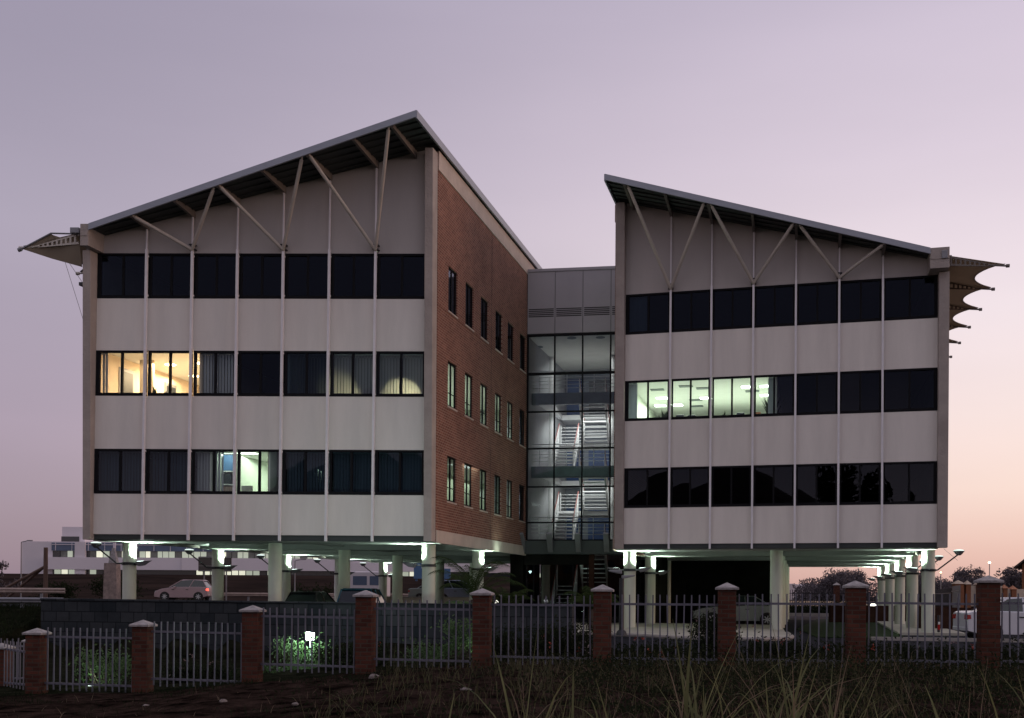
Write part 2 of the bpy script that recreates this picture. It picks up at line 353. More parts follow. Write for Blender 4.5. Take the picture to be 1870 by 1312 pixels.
sheet('kerb_strip', [(17, 80), (40, 74.5), (40, 74.9), (17, 80.4)], .22, 'kerb', .4)
sheet('drive', [(15, 66.41), (40, 62), (40, 74.4), (16.8, 80)], .004, 'road_far')
sheet('road', [(-160, 70.5), (9, 70.5), (9, 82), (-160, 82)], .825, 'road_far')
sheet('road', [(-90, 44), (-17.4, 44), (-18.5, 52), (-90, 52)], .83, 'asphalt')
sheet('field', [(22, 92), (90, 92), (150, 188), (36, 188)], .62, 'field_gold')
# kerbs of the pavement under the right wing
mb = MB(); P = [(2.0, 38.1), (3.4, 38.5), (4.35, 37.9), (5.35, 36.2), (6.6, 35.4), (8.1, 35.1), (9.1, 35.7), (9.7, 37.6), (10.4, 41)]
for a, b in zip(P, P[1:]): mb.tube((a[0], a[1], .055), (b[0], b[1], .055), .07, None, 8)
struct('kerb_strip', mb, 'kerb')

# ------------------------------------------------------------------ the office building
BROOT = thing('office_building', 'office building of two slant roofed wings on round columns joined by a glazed stair tower', 'office building', (1, 45, 0))
ZB = 3.49
def ft(z): return .0141*(z-ZB)          # the facade leans back slightly
BANDS = [(3.49, 4.93), (6.53, 8.42), (10.04, 11.90)]
WROWS = [(11.90, 13.52), (8.42, 10.04), (4.93, 6.53)]
def slab_sheet(F, sg, a0, a1, z0, z1, t0, t1, mb, m=0):
    """box whose front follows the leaning facade"""
    p = []
    for z in (z0, z1):
        p += [F(sg*a0, ft(z)+t0, z), F(sg*a1, ft(z)+t0, z), F(sg*a1, ft(z)+t1, z), F(sg*a0, ft(z)+t1, z)]
    return mb.hexa(p, m)
def roofz(a): return 17.49-.27*(a+.1)      # top of the roof at distance a from the high side
def front(a): return -2.4+1.65*a/11.9     # the eave line cuts back towards the low side
LEN = 31.
WIN = {}
def wing(F, sg, mull, hi, lo, edge, lit):
    # hi: high pillar (a0, a1); lo: low pillar (a0, a1)
    A0, A1 = hi[1], lo[0]
    for k, (z0, z1) in enumerate(BANDS):
        mb = MB(); slab_sheet(F, sg, A0, A1, z0, z1, 0, .16, mb); mb.build('spandrel_panel', 'panel', BROOT)
    mb = MB(); p = []
    za, zb_ = roofz(A0)-.12, roofz(A1)-.12
    for t in (0, .16):
        p.append([F(sg*A0, ft(13.52)+t, 13.52), F(sg*A1, ft(13.52)+t, 13.52), F(sg*A1, ft(zb_)+t, zb_), F(sg*A0, ft(za)+t, za)])
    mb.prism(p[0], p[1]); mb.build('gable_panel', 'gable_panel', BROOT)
    # recessed strip under the facade, then the floor slab with its downstand beams
    mb = MB(); mb.box(F, sg*A0, sg*A1, .05, .3, 3.30, 3.487); mb.build('edge_beam', 'roof_under', BROOT)
    mb = MB(); mb.box(F, sg*.05, sg*12.3, .302, LEN, 3.62, 4.0)
    for t0, w in ((.3, 1.75), (7.25, .95), (13.55, .95), (19.85, .95), (26.15, .95)):
        mb.box(F, sg*.06, sg*12.29, t0+.003, t0+w, 3.262, 3.618)
    for a in (.10, 6.1, 11.75): mb.box(F, sg*a, sg*(a+.45), 2.06, LEN-.1, 3.40, 3.617)
    mb.build('soffit', 'soffit', BROOT)
    # vertical pillars with a blade front
    for (p0, p1), zt, nm in ((hi, roofz(hi[0])-.33, 'pillar'), (lo, 13.50, 'pillar')):
        mb = MB(); q = []
        for z, tf in ((3.29, -.16), (zt, -.28)):
            q += [F(sg*p0, tf, z), F(sg*p1, tf, z), F(sg*p1, .27, z), F(sg*p0, .27, z)]
        mb.hexa(q); mb.build(nm, 'concrete', BROOT, bevel=.012)
    # rooms behind: slabs, dark back walls
    for z0, z1 in ((6.62, 7.5), (10.13, 11.0), (13.62, 13.9)):
        mb = MB(); mb.box(F, sg*(A0+.02), sg*12.2, .2, LEN-.2, z0, z1); mb.build('floor_slab', 'dark_inside', BROOT)
    mb = MB(); mb.box(F, sg*12.16, sg*12.36, .28, LEN-.1, 3.30, 13.5); mb.build('outer_wall', 'concrete', BROOT)
    mb = MB(); mb.box(F, sg*.3, sg*12.15, 14.0, 14.1, 4.01, 6.6); mb.box(F, sg*.3, sg*12.15, 13.0, 13.1, 7.52, 10.11); mb.box(F, sg*.3, sg*12.15, 13, 13.1, 11.02, 13.6)
    mb.build('partition', 'dark_inside', BROOT)
    # windows
    xs = [A0-.03]+[m for m in mull]+[A1+.02]
    for r, (z0, z1) in enumerate(WROWS):
        for b in range(7):
            a0, a1 = xs[b], xs[b+1]; g0 = .04 if b else 0; g1 = .04 if b < 6 else 0
            a0 += g0; a1 -= g1
            jl = .07 if b else .17; jr = .07 if b < 6 else .14
            mid = (a0+jl+a1-jr)/2
            mb = MB()
            slab_sheet(F, sg, a0, a0+jl, z0+.004, z1-.004, -.01, .10, mb); slab_sheet(F, sg, a1-jr, a1, z0+.004, z1-.004, -.01, .10, mb)
            slab_sheet(F, sg, a0+jl, a1-jr, z0+.004, z0+.11, -.01, .10, mb); slab_sheet(F, sg, a0+jl, a1-jr, z1-.08, z1-.004, -.01, .10, mb)
            slab_sheet(F, sg, mid-.035, mid+.035, z0+.11, z1-.08, 0, .09, mb)
            w = mb.build('window', 'frame', BROOT)
            mb = MB()
            for c0, c1 in ((a0+jl, mid-.035), (mid+.035, a1-jr)):
                zz0, zz1 = z0+.11, z1-.08
                w0, w1, w2 = random.uniform(-.009, .009), random.uniform(-.009, .009), random.uniform(-.012, .012)
                mb.quad(F(sg*c0, ft(zz0)+.05+w0, zz0), F(sg*c1, ft(zz0)+.05+w1, zz0), F(sg*c1, ft(zz1)+.05+w2, zz1), F(sg*c0, ft(zz1)+.05+w2+w0-w1, zz1))
            mb.build('pane', 'glass_lit' if (r, b) in lit else 'glass_dark', w)
    # standing rods in front of the joints
    for i, a in enumerate(mull):
        mb = MB(); zt = roofz(a)-.30
        for z0, z1, h in ((3.28, 13.62, .038), (13.62, zt, .026)):
            q = []
            for z in (z0, z1):
                tt = ft(z)-.13
                q += [F(sg*(a-h), tt-h, z), F(sg*(a+h), tt-h, z), F(sg*(a+h), tt+h, z), F(sg*(a-h), tt+h, z)]
            mb.hexa(q)
        for z in (3.6, 5.0, 6.45, 8.5, 9.95, 12.0, 13.4): mb.box(F, sg*(a-.02), sg*(a+.02), ft(z)-.10, ft(z)-.002, z-.03, z+.03)
        mb.build('mullion_rod', 'mullion', BROOT)
    # roof
    ae = 11.86; as_ = -.10 if sg < 0 else .06
    mb = MB(); q = []
    for t in (None, LEN):
        ta, tb = (front(as_), front(ae)) if t is None else (t, t)
        q.append([F(sg*as_, ta, roofz(as_)-.10), F(sg*ae, tb, roofz(ae)-.10), F(sg*ae, tb, roofz(ae)), F(sg*as_, ta, roofz(as_))])
    mb.prism(q[0], q[1])
    k = -.7
    while k < LEN-.2:   # standing ribs of the sheeting
        q = [[F(sg*a, k+d, roofz(a)+h) for d, h in ((0, 0.001), (.06, 0.001), (.045, .035), (.015, .035))] for a in (as_+.01, ae-.01)]
        mb.prism(q[0], q[1]); k += .9
    roof = mb.build('roof', 'roof_sheet', BROOT)
    mb = MB()
    q = [[F(sg*a, front(a)+t, roofz(a)+h) for t, h in ((-.03, -.21), (.02, -.21), (.02, .02), (-.03, .02))] for a in (as_-.03, ae)]
    mb.prism(q[0], q[1]); 
    q = [[F(sg*a, front(a)+t, roofz(a)+h) for t, h in ((-.05, -.21), (-.031, -.21), (-.031, -.15), (-.05, -.15))] for a in (as_-.03, ae)]
    mb.prism(q[0], q[1])
    q = [[F(sg*(as_-.06), t, roofz(as_)+h) for h in (-.24, .02)]+[F(sg*as_, t, roofz(as_)+h) for h in (.02, -.24)] for t in (front(as_)-.03, LEN)]
    mb.prism(q[0], q[1])
    mb.build('fascia', 'fascia', roof)
    mb = MB()
    for t, ak in ((-1.95, 2.2), (-1.5, 5.6), (-1.05, 8.9), (-.6, 11.7), (-.15, 11.7)):
        q = [[F(sg*a, t+d, roofz(a)-.113+h) for d, h in ((0, 0), (.05, 0), (.05, -.05), (0, -.05))] for a in (.0, ak)]
        mb.prism(q[0], q[1])
    mb.build('purlin', 'roof_under', roof)
    mb = MB(); q = []
    for tt in (0, 1):
        ta, tb = (front(0)+.03, front(ae)+.03) if not tt else (LEN-.1, LEN-.1)
        q.append([F(0, ta, roofz(0)-.112), F(sg*(ae-.02), tb, roofz(ae)-.112), F(sg*(ae-.02), tb, roofz(ae)-.102), F(0, ta, roofz(0)-.102)])
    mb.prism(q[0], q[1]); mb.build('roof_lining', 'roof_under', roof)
    for a in [.75]+list(mull):
        mb = MB(); z = roofz(a)
        q = [[F(sg*(a+d), front(a)+.05, z-.11+h) for d, h in ((-.05, -.004), (.05, -.004), (.05, -.13), (-.05, -.13))], [F(sg*(a+d), .1, z-.11+h) for d, h in ((-.05, -.004), (.05, -.004), (.05, -.26), (-.05, -.26))]]
        mb.prism(q[0], q[1]); mb.build('rafter', 'rafter', roof)
    # V struts carrying the eave
    for m_, t_ in ((mull[0], (.90, 3.68)), (mull[2], (4.00, 6.95)), (mull[4], (7.25, 10.17))):
        for a in t_:
            b0 = F(sg*m_, ft(13.6)-.16, 13.60); b1 = F(sg*a, front(a)+.12, roofz(a)-.25)
            mb = MB(); mb.tube(b0, b1, .062, None, 12)
            d = (b1-b0).normalized()
            mb.tube(b0-d*.02, b0+d*.25, .03, None, 8); mb.tube(b1-d*.14, b1+d*.1, .035, None, 8)
            mb.build('strut', 'steel_cream', BROOT, smooth=True)
        mb = MB()
        for z in (13.78, 13.62): mb.box(F, sg*(m_-.1), sg*(m_+.1), ft(z)-.2, ft(z)-.005, z-.02, z+.02)
        mb.build('bracket', 'dark_metal', BROOT)
    # eaves beam with its square end
    mb = MB()
    e0, e1 = edge
    mb.box(F, sg*e0, sg*e1, -.75, .1, 13.52, 14.28); mb.box(F, sg*e0, sg*12.5, .1, LEN, 13.515, 14.25)
    mb.box(F, sg*(e0+.02), sg*(e1-.02), -.77, -.74, 13.85, 14.0)
    mb.build('eaves_beam', 'concrete', BROOT, bevel=.01)
    mb = MB(); mb.box(F, sg*12.53, sg*12.68, -.1, LEN-1, 14.0, 14.16); mb.box(F, sg*12.3, sg*12.62, -.62, -.42, 14.0, 14.2) if sg < 0 else mb.box(F, sg*12.24, sg*12.46, -.80, -.76, 13.85, 14.15)
    mb.build('gutter', 'grey_metal', BROOT, bevel=.02)
    # high side eaves strip
    mb = MB(); mb.box(F, 0, -sg*.03, .271, LEN, 16.55, roofz(0)-.24); mb.build('eaves_band', 'concrete_warm', BROOT)
    mb = MB(); mb.box(F, 0, -sg*.03, .271, LEN, 3.27, 3.72); mb.build('base_band', 'concrete_warm', BROOT)
    mb = MB(); mb.box(F, -sg*.0, sg*.02, -.14, .268, 3.27, roofz(0)-.3); 
    return roof
ML = [2.12, 3.76, 5.40, 7.03, 8.64, 10.27]; MR = [2.27, 3.87, 5.48, 7.08, 8.68, 10.26]
LITL = {(1, 6), (1, 5), (1, 4), (1, 0), (1, 1), (2, 3), (2, 4)}; LITR = {(1, 0), (1, 1), (1, 2), (1, 3)}
wing(FL, -1, ML, (.015, .30), (12.10, 12.38), (11.88, 12.17), LITL)
wing(FR, 1, MR, (.10, .46), (12.22, 12.58), (11.85, 12.52), LITR)

# inner brick side walls; the left wing's has three rows of six windows
def hole_wall(F, s0, s1, t0, t1, z0, z1, holes, mb):
    ts = sorted({t0, t1, *[h[0] for h in holes], *[h[1] for h in holes]}); zs = sorted({z0, z1, *[h[2] for h in holes], *[h[3] for h in holes]})
    for a, b in zip(ts, ts[1:]):
        run = None
        for c, d in zip(zs, zs[1:]):
            solid = not any(h[0] <= a and b <= h[1] and h[2] <= c and d <= h[3] for h in holes)
            if solid: run = (run[0], d) if run else (c, d)
            if (not solid or d == zs[-1]) and run:
                mb.box(F, s0, s1, a, b, run[0], run[1]); run = None
TW = [1.51, 3.62, 5.72, 7.91, 9.90, 12.09]; WW = 1.08
holes = [(t, t+WW, z0, z1) for t in TW for z0, z1 in ((11.86, 13.5), (8.36, 10.02), (4.86, 6.53))]
mb = MB(); hole_wall(FL, -.12, 0, .268, 14.5, 3.3, 17.2, holes, mb); mb.box(FL, -.30, 0, 14.5, LEN, 3.3, 17.2)
for z in (8.30, 11.80): mb.box(FL, 0, .012, .27, 13.3, z-.05, z-.035)
mb.build('brick_wall', 'brick_side', BROOT)
mb = MB(); mb.box(FR, 0, .30, .268, LEN, 3.3, 17.2); mb.build('brick_wall', 'brick_side', BROOT)
mb = MB(); mb.box(FL, .001, .006, 7.28, 7.30, 3.73, 16.5); mb.build('movement_joint', 'dark_inside', BROOT)
SIDELIT = {(0, 0): 0, (1, 0): 1, (1, 1): 1, (1, 2): 1, (1, 3): 1, (1, 4): 1, (1, 5): 1, (2, 0): 1, (2, 1): 1, (2, 2): 1, (2, 4): 1, (2, 5): 1}
for i, t in enumerate(TW):
    for r, (z0, z1) in enumerate(((11.86, 13.5), (8.36, 10.02), (4.86, 6.53))):
        mb = MB()
        for a, b in ((t, t+.06), (t+WW-.06, t+WW), (t+WW/2-.03, t+WW/2+.03)): mb.box(FL, -.10, -.05, a, b, z0, z1)
        for a, b in ((t+.06, t+WW/2-.03), (t+WW/2+.03, t+WW-.06)):
            mb.box(FL, -.10, -.05, a, b, z0, z0+.06); mb.box(FL, -.10, -.05, a, b, z1-.06, z1)
            if r: mb.box(FL, -.09, -.06, a, b, z0+.5, z0+.53)
        w = mb.build('window', 'frame', BROOT)
        mb = MB(); mb.quad(FL(-.075, t+.05, z0+.05), FL(-.075, t+WW-.05, z0+.05), FL(-.075, t+WW-.05, z1-.05), FL(-.075, t+.05, z1-.05)); mb.build('pane', 'glass_clear' if (r, i) in SIDELIT else 'glass_dark', w)
        mb = MB(); mb.box(FL, -.12, .025, t-.03, t+WW+.03, z0-.06, z0-.004); mb.build('sill', 'concrete_warm', w)

# columns in three rows under each wing
COLT = [1.4, 7.7, 14.0, 20.3, 26.6]
def column(F, s, t, zb=-.05):
    mb = MB(); c = F(s, t, 0); mb.lathe(c, [(.245, zb), (.245, 3.30)], 28); return mb.build('column', 'column', BROOT, smooth=True)
for t in COLT:
    for s in (-.62, -6.26, -11.63): column(FL, s, t)
    for s in (.50, 6.38, 12.07): column(FR, s, t)

# ---- lit rooms
def room(F, sg, a0, a1, t1, z0, z1, m, open_side=False):
    mb = MB()
    mb.box(F, sg*a0, sg*a1, .22, t1, z1-.05, z1-.01, 1); mb.box(F, sg*a0, sg*a1, .22, t1, z0+.005, z0+.03, 2)
    mb.box(F, sg*a0, sg*a1, t1, t1+.1, z0, z1)
    for a in ((a1,) if open_side else (a0, a1)): mb.box(F, sg*(a-.03), sg*(a+.03), .24, t1-.01, z0+.04, z1-.06)
    return mb.build('office_room', [m, 'ceiling_tile', 'paper'], BROOT)
# warm corner office, left wing second row from the top: reaches from a=8.0 to the outer wall
room(FL, -1, 8.45, 12.12, 9.0, 7.52, 10.13, 'cream_wall')
mb = MB()
for t0, t1 in ((1.4, 2.3), (4.4, 5.2), (6.9, 7.7)):
    mb.box(FL, -12.085, -12.05, t0, t1, 7.6, 9.72); mb.box(FL, -12.05, -12.03, t0+.1, t1-.1, 8.5, 9.6, 1)
mb.build('window_strip', ['grey_metal', 'monitor'], BROOT)
mb = MB(); mb.box(FL, -11.60, -11.10, 1.9, 2.0, 7.6, 10.07); mb.box(FL, -10.1, -9.9, 8.88, 8.98, 7.6, 9.6)
mb.build('partition', 'cream_wall', BROOT)
# green white open office, right wing second row from the top
room(FR, 1, .50, 6.35, 12.0, 7.52, 10.13, 'green_wall')
mb = MB(); mb.box(FR, .55, 6.3, 7.0, 7.1, 7.55, 8.62); mb.box(FR, 4.2, 6.3, 6.2, 6.3, 7.55, 9.0); mb.build('partition', 'green_wall', BROOT)
# small office, left wing lowest row
room(FL, -1, 5.95, 8.05, 7.0, 4.02, 6.63, 'green_wall')
mb = MB(); mb.box(FL, -6.06, -6.0, .36, 1.0, 4.05, 6.56); mb.box(FL, -6.9, -6.2, 6.9, 6.98, 4.05, 6.1); mb.build('partition', 'cream_wall', BROOT)
# offices lit behind blinds and along the inner side windows
room(FL, -1, .32, 5.30, 13.0, 7.52, 10.13, 'green_wall', True)
mb = MB(); mb.box(FL, -5.25, -.36, 1.38, 1.46, 7.55, 10.06); mb.build('partition', 'dark_inside', BROOT)  # added unseen screen, keeps the room light off the blinds
room(FL, -1, .32, 2.2, 13.0, 4.02, 6.63, 'green_wall', True)
mb = MB(); mb.box(FL, -2.15, -.36, 1.38, 1.46, 4.05, 6.56); mb.build('partition', 'dark_inside', BROOT)
def ceil_lamp(F, s, t, z, m, r=None, label='', group=None, w=.6, h=.6):
    mb = MB(); c = F(s, t, z)
    th = thing('ceiling_light', label, 'ceiling light', c, 0, group)
    if r:
        mb.lathe(c, [(r, -.02), (r, .0)], 20); mb.build('diffuser', m, th)
    else:
        mb.box(F, s-w/2, s+w/2, t-h/2, t+h/2, z-.012, z-.002); mb.build('diffuser', m, th)
    mb = MB()
    if r: mb.lathe(c, [(r+.05, -.001), (r+.05, .012)], 20)
    else: mb.box(F, s-w/2-.04, s+w/2+.04, t-h/2-.04, t+h/2+.04, z-.002, z+.01)
    mb.build('frame', 'rail_white', th)
    return th
GW = 'warm round ceiling lights of the corner office'
wl = ['round warm ceiling light nearest the glass in the corner office', 'round warm ceiling light at the back left of the corner office', 'round warm ceiling light in the upper corner beside the long blind', 'round warm ceiling light low behind the long blind edge']
for (s, t), lb in zip(((-10.9, 2.7), (-11.2, 4.9), (-9.55, 2.4), (-10.6, 5.6)), wl):
    th = ceil_lamp(FL, s, t, 10.07, 'lamp_warm', .20, lb, GW)
lamp('room_light', 'AREA', FL(-10.3, 3.2, 9.95), 620, (1, .72, .42), BROOT, 2.6, FL(-10.3, 3.2, 7), sy=3.5)
GG = 'square ceiling panels of the green lit office'
gl = ['square ceiling light panel over the middle of the first lit bay', 'square ceiling light panel at the back left of the first lit bay', 'square ceiling light panel at the back beside the first rod', 'square ceiling light panel at the right of the second lit bay', 'square ceiling light panel near the glass of the third lit bay', 'square ceiling light panel highest in the fourth lit bay', 'square ceiling light panel lower in the fourth lit bay']
for (s, t), lb in zip(((1.41, 4.4), (1.1, 6.3), (1.85, 6.3), (3.27, 4.8), (5.15, 2.6), (5.9, 2.6), (5.83, 4.7)), gl):
    ceil_lamp(FR, s, t, 10.07, 'lamp_office', None, lb, GG, .5, .5)
lamp('room_light', 'AREA', FR(3.4, 4.2, 9.95), 620, (.88, 1, .83), BROOT, 4.5, FR(3.4, 4.2, 7), sy=5)
mb = MB()
for s, t in ((1.46, 2.4), (2.7, 1.9), (3.35, 2.5), (2.8, 5.2), (2.7, 6.8), (5.3, 3.6)):
    mb.box(FR, s-.28, s+.28, t-.2, t+.2, 10.055, 10.075)
mb.build('air_grille', 'grille', BROOT)
lamp('room_light', 'AREA', FL(-7.6, .5, 6.45), 9, (.84, 1, .85), BROOT, .4, FL(-7.75, .95, 5.6))  # added fill lamp without a fixture, brightens the bookcase front
ceil_lamp(FL, -7.35, 1.5, 6.57, 'lamp_office', None, 'ceiling light panel near the glass of the small lit office', None, .7, .3)
ceil_lamp(FL, -7.0, 4.9, 6.57, 'lamp_office', None, 'ceiling light panel deeper inside the small lit office', None, 1.0, .4)
lamp('room_light', 'AREA', FL(-7.1, 3.2, 6.45), 85, (.84, 1, .80), BROOT, 1.2, FL(-7.2, 3, 4), sy=4)
lamp('room_light', 'AREA', FL(-2.4, 7.4, 9.95), 600, (.86, 1, .80), BROOT, 1.6, FL(-2.4, 7.4, 7), sy=9)
lamp('room_light', 'AREA', FL(-1.2, 8, 6.45), 110, (.86, 1, .78), BROOT, 1.2, FL(-1.2, 8, 4), sy=9)
lamp('desk_glow', 'SPOT', FL(-1.15, 1.2, 8.35), 95, (1, .93, .68), BROOT, .03, FL(-1.15, .35, 8.40), .25, 80)
lamp('desk_glow', 'SPOT', FL(-3.25, 1.1, 7.95), 60, (1, .92, .64), BROOT, .03, FL(-3.3, .35, 8.28), .4, 80)

# ---- blinds, each its own thing
mat('blind_lit', (.30, .32, .33), .8, var=.06, vscale=6, stretch=(1, 1, .1))
t_ = MATS['blind_lit'].node_tree; b_ = t_.nodes['Principled BSDF']; o_ = [n for n in t_.nodes if n.type == 'OUTPUT_MATERIAL'][0]
tr_ = N(t_, 'ShaderNodeBsdfTranslucent'); tr_.inputs[0].default_value = (.62, .60, .46, 1); m_ = N(t_, 'ShaderNodeMixShader'); m_.inputs[0].default_value = .45
t_.links.new(b_.outputs[0], m_.inputs[1]); t_.links.new(tr_.outputs[0], m_.inputs[2]); t_.links.new(m_.outputs[0], o_.inputs[0])
def blind(F, sg, a0, a1, r, m, label, seed=0):
    rnd = random.Random(seed); z0, z1 = WROWS[r]; th = thing('vertical_blind', label, 'blind', F(sg*(a0+a1)/2, .3, z0+.05), 0, 'vertical blinds behind the ribbon windows')
    mb = MB(); a = a0
    while a < a1-.02:
        w = min(.115, a1-a); k = .05+rnd.uniform(-.012, .012)
        mb.quad(F(sg*a, .30, z0+.1), F(sg*(a+w), .30+k, z0+.1), F(sg*(a+w), .30+k, z1-.1), F(sg*a, .30, z1-.1)); a += w-.008
    mb.build('slats', m, th)
    mb = MB(); mb.box(F, sg*a0, sg*a1, .29, .36, z1-.1, z1-.05); mb.build('head_rail', 'rail_white', th)
E_ = [.33]+ML+[12.1]
bl = [(1, 0, 'blind_lit', 'pale blind glowing from a lamp in the bay beside the concrete pillar'), (1, 1, 'blind_lit', 'half glowing blind in the second bay from the concrete pillar'), (1, 2, 'blind_lit', 'dim greenish blind in the third bay from the concrete pillar'),
      (2, 0, 'blind', 'dark blind lowest row beside the concrete pillar'), (2, 1, 'blind', 'dark blind lowest row second bay from the concrete pillar'), (2, 2, 'blind', 'dark blind lowest row third bay from the concrete pillar'),
      (2, 5, 'blind', 'grey closed blind of the lowest row, second bay from the outer edge'), (2, 6, 'blind', 'grey closed blind of the lowest row at the outer left edge')]
for i, (r, b, m, lb) in enumerate(bl): blind(FL, -1, E_[b]+.05, E_[b+1]-.05, r, m, lb, i)
blind(FL, -1, 7.2, 8.42, 1, 'blind', 'drawn grey blind beside the warm lit corner office', 20)
blind(FL, -1, 11.80, 12.05, 1, 'blind', 'narrow grey blind at the outer end of the warm corner office', 21)
blind(FL, -1, 7.62, 8.6, 2, 'blind', 'grey blind left of the blue board in the lowest row', 22)
blind(FR, 1, .55, .92, 1, 'blind', 'narrow grey blind beside the green lit office', 23)
blind(FR, 1, .55, 1.3, 0, 'blind', 'pale blind in the top row next to the right wing pillar', 24)
blind(FR, 1, 6.05, 6.35, 1, 'blind', 'narrow dark blind closing the green lit office', 25)

# ---- things in the lit rooms
def potted(F, s, t, z, h, label, nl=40, m='leaf_dark'):
    th = thing('potted_plant', label, 'plant', F(s, t, z)); rnd = random.Random(int(s*100))
    mb = MB(); mb.lathe(F(s, t, z), [(.11, 0), (.15, .26), (.13, .27)], 14); mb.build('pot', 'pot', th)
    mb = MB(); c = F(s, t, z+.25)
    for k in range(nl):
        an = rnd.uniform(0, 6.28); el = rnd.uniform(.5, 1.45); L = h*rnd.uniform(.35, 1); d = Vector((math.cos(an)*math.cos(el)*.42, math.sin(an)*math.cos(el)*.42, math.sin(el)))
        w = Vector((-math.sin(an), math.cos(an), 0))*.035; mid = c+d*L*.6+Vector((0, 0, .05)); tip = c+d*L+Vector((0, 0, -.12*L))
        mb.quad(c, mid-w, tip, mid+w)
    mb.build('foliage', m, th)
potted(FL, -10.35, .7, 8.02, .75, 'small potted plant on the sill line of the warm corner office, left of the rod')
potted(FL, -9.95, .7, 8.02, .65, 'small potted plant just right of the rod in the warm corner office')
potted(FR, 1.9, 1.2, 7.75, 1.3, 'bushy potted plant at the left end of the green lit office', 110)
potted(FR, 4.3, 1.0, 8.0, .75, 'small round potted plant in the third bay of the green lit office', 60)
potted(FR, 6.2, 1.15, 7.7, 2.2, 'tall dark potted tree at the right end of the green lit office', 160)
def chair(F, s, t, z, label):
    th = thing('office_chair', label, 'chair', F(s, t, z), 0, 'high backed office chairs in the green lit office')
    mb = MB(); mb.hexa([F(s-.2, t, z+.62), F(s+.2, t, z+.62), F(s+.2, t+.08, z+.62), F(s-.2, t+.08, z+.62), F(s-.16, t+.1, z+1.18), F(s+.16, t+.1, z+1.18), F(s+.16, t+.17, z+1.18), F(s-.16, t+.17, z+1.18)]); mb.build('backrest', 'monitor', th, bevel=.03)
    mb = MB(); mb.box(F, s-.24, s+.24, t+.06, t+.52, z+.44, z+.53); mb.build('seat', 'monitor', th, bevel=.03)
    mb = MB(); mb.tube(F(s, t+.3, z+.08), F(s, t+.3, z+.44), .03)
    for k in range(5):
        an = k*1.2566; mb.tube(F(s, t+.3, z+.09), F(s+.27*math.cos(an), t+.3+.27*math.sin(an), z+.04), .02)
    mb.build('base', 'dark_metal', th)
chair(FR, 2.55, 1.0, 7.6, 'office chair back left of the pair in the second green lit bay')
chair(FR, 3.0, 1.15, 7.6, 'office chair back right of the pair in the second green lit bay')
chair(FR, 4.95, 1.0, 7.6, 'office chair back alone in the third green lit bay')
th = thing('desk', 'pale desk behind the glass of the green lit office with a wooden box on it', 'desk', FR(5.75, 1.1, 7.55))
mb = MB(); mb.box(FR, 5.35, 6.2, .7, 1.4, 8.45, 8.5); mb.build('desk_top', 'precast', th)
mb = MB(); mb.box(FR, 5.36, 5.42, .72, 1.38, 7.53, 8.45); mb.box(FR, 6.12, 6.18, .72, 1.38, 7.53, 8.45); mb.build('leg', 'grey_metal', th)
mb = MB(); mb.box(FR, 5.45, 5.75, .8, 1.1, 8.502, 8.72); tag(mb.build('storage_box', 'orange_cap'), 'brown box standing on the desk of the green lit office', 'box')
th = thing('bookcase', 'white bookcase with blue board and brown books in the small lit office', 'bookcase', FL(-7.8, 1.0, 4.05))
mb = MB()
for a in (-8.03, -7.50): mb.box(FL, a, a+.03, .95, 1.25, 4.05, 6.5)
for z in (4.4, 5.35, 5.83, 6.47): mb.box(FL, -8.0, -7.5, .95, 1.25, z, z+.035)
mb.box(FL, -8.0, -7.5, 1.25, 1.27, 4.05, 6.5); mb.build('shelf_frame', 'rail_white', th)
mb = MB(); mb.box(FL, -7.98, -7.64, 1.0, 1.24, 5.88, 6.45); mb.build('blue_board', 'board_blue', th)
mb = MB(); mb.box(FL, -7.98, -7.52, .98, 1.2, 4.85, 5.30); mb.build('books', 'books', th)
mb = MB(); mb.box(FL, -7.98, -7.7, .98, 1.2, 5.40, 5.75); mb.build('files', 'monitor', th)
th = thing('monitor', 'grey screen on a stand at the sill of the small lit office', 'monitor', FL(-7.0, .9, 4.9))
mb = MB(); mb.box(FL, -7.28, -6.88, .9, .95, 5.04, 5.32); mb.build('screen', 'paper', th); mb = MB(); mb.box(FL, -7.12, -7.04, .92, .98, 4.8, 5.04); mb.build('stand', 'dark_metal', th)

# ------------------------------------------------------------------ stair tower between the wings
SA1 = 5.45
mb = MB()
PW = 1.31
for i in range(5):
    a0, a1 = i*PW+.012, min((i+1)*PW-.012, SA1)
    if a0 < SA1: mb.box(FA, a0, a1, -.05, .15, 13.72, 16.62)
mb.build('cladding_panel', 'clad', BROOT)
mb = MB(); mb.box(FA, -.02, SA1, -.09, 8.6, 16.63, 16.76); mb.build('coping', 'clad', BROOT)
mb = MB(); mb.box(FA, 0, SA1, .0, .2, 13.66, 16.63); mb.build('cladding_backing', 'louvre', BROOT)
for i in range(5):
    mb = MB()
    for k in range(5):
        z = 14.50+.085*k
        a1 = min((i+1)*PW-.06, SA1)
        if i*PW+.06 < a1: mb.box(FA, i*PW+.06, a1, -.056, -.04, z, z+.045)
    if mb.v: mb.build('louvre', 'louvre', BROOT)
mb = MB()
for i in range(5): mb.box(FA, i*PW-.035 if i else 0, i*PW+.035 if i else .07, -.06, .06, 4.0, 13.66)
mb.build('mullion', 'frame', BROOT)
ZS = [4.0, 4.83, 6.51, 8.31, 10.04, 11.83, 13.62]
mb = MB()
for z in ZS: mb.box(FA, .07, SA1, -.05, .05, z-.035 if z != 11.83 else z-.06, z+.035 if z != 11.83 else z+.06)
mb.build('transom', 'frame', BROOT)
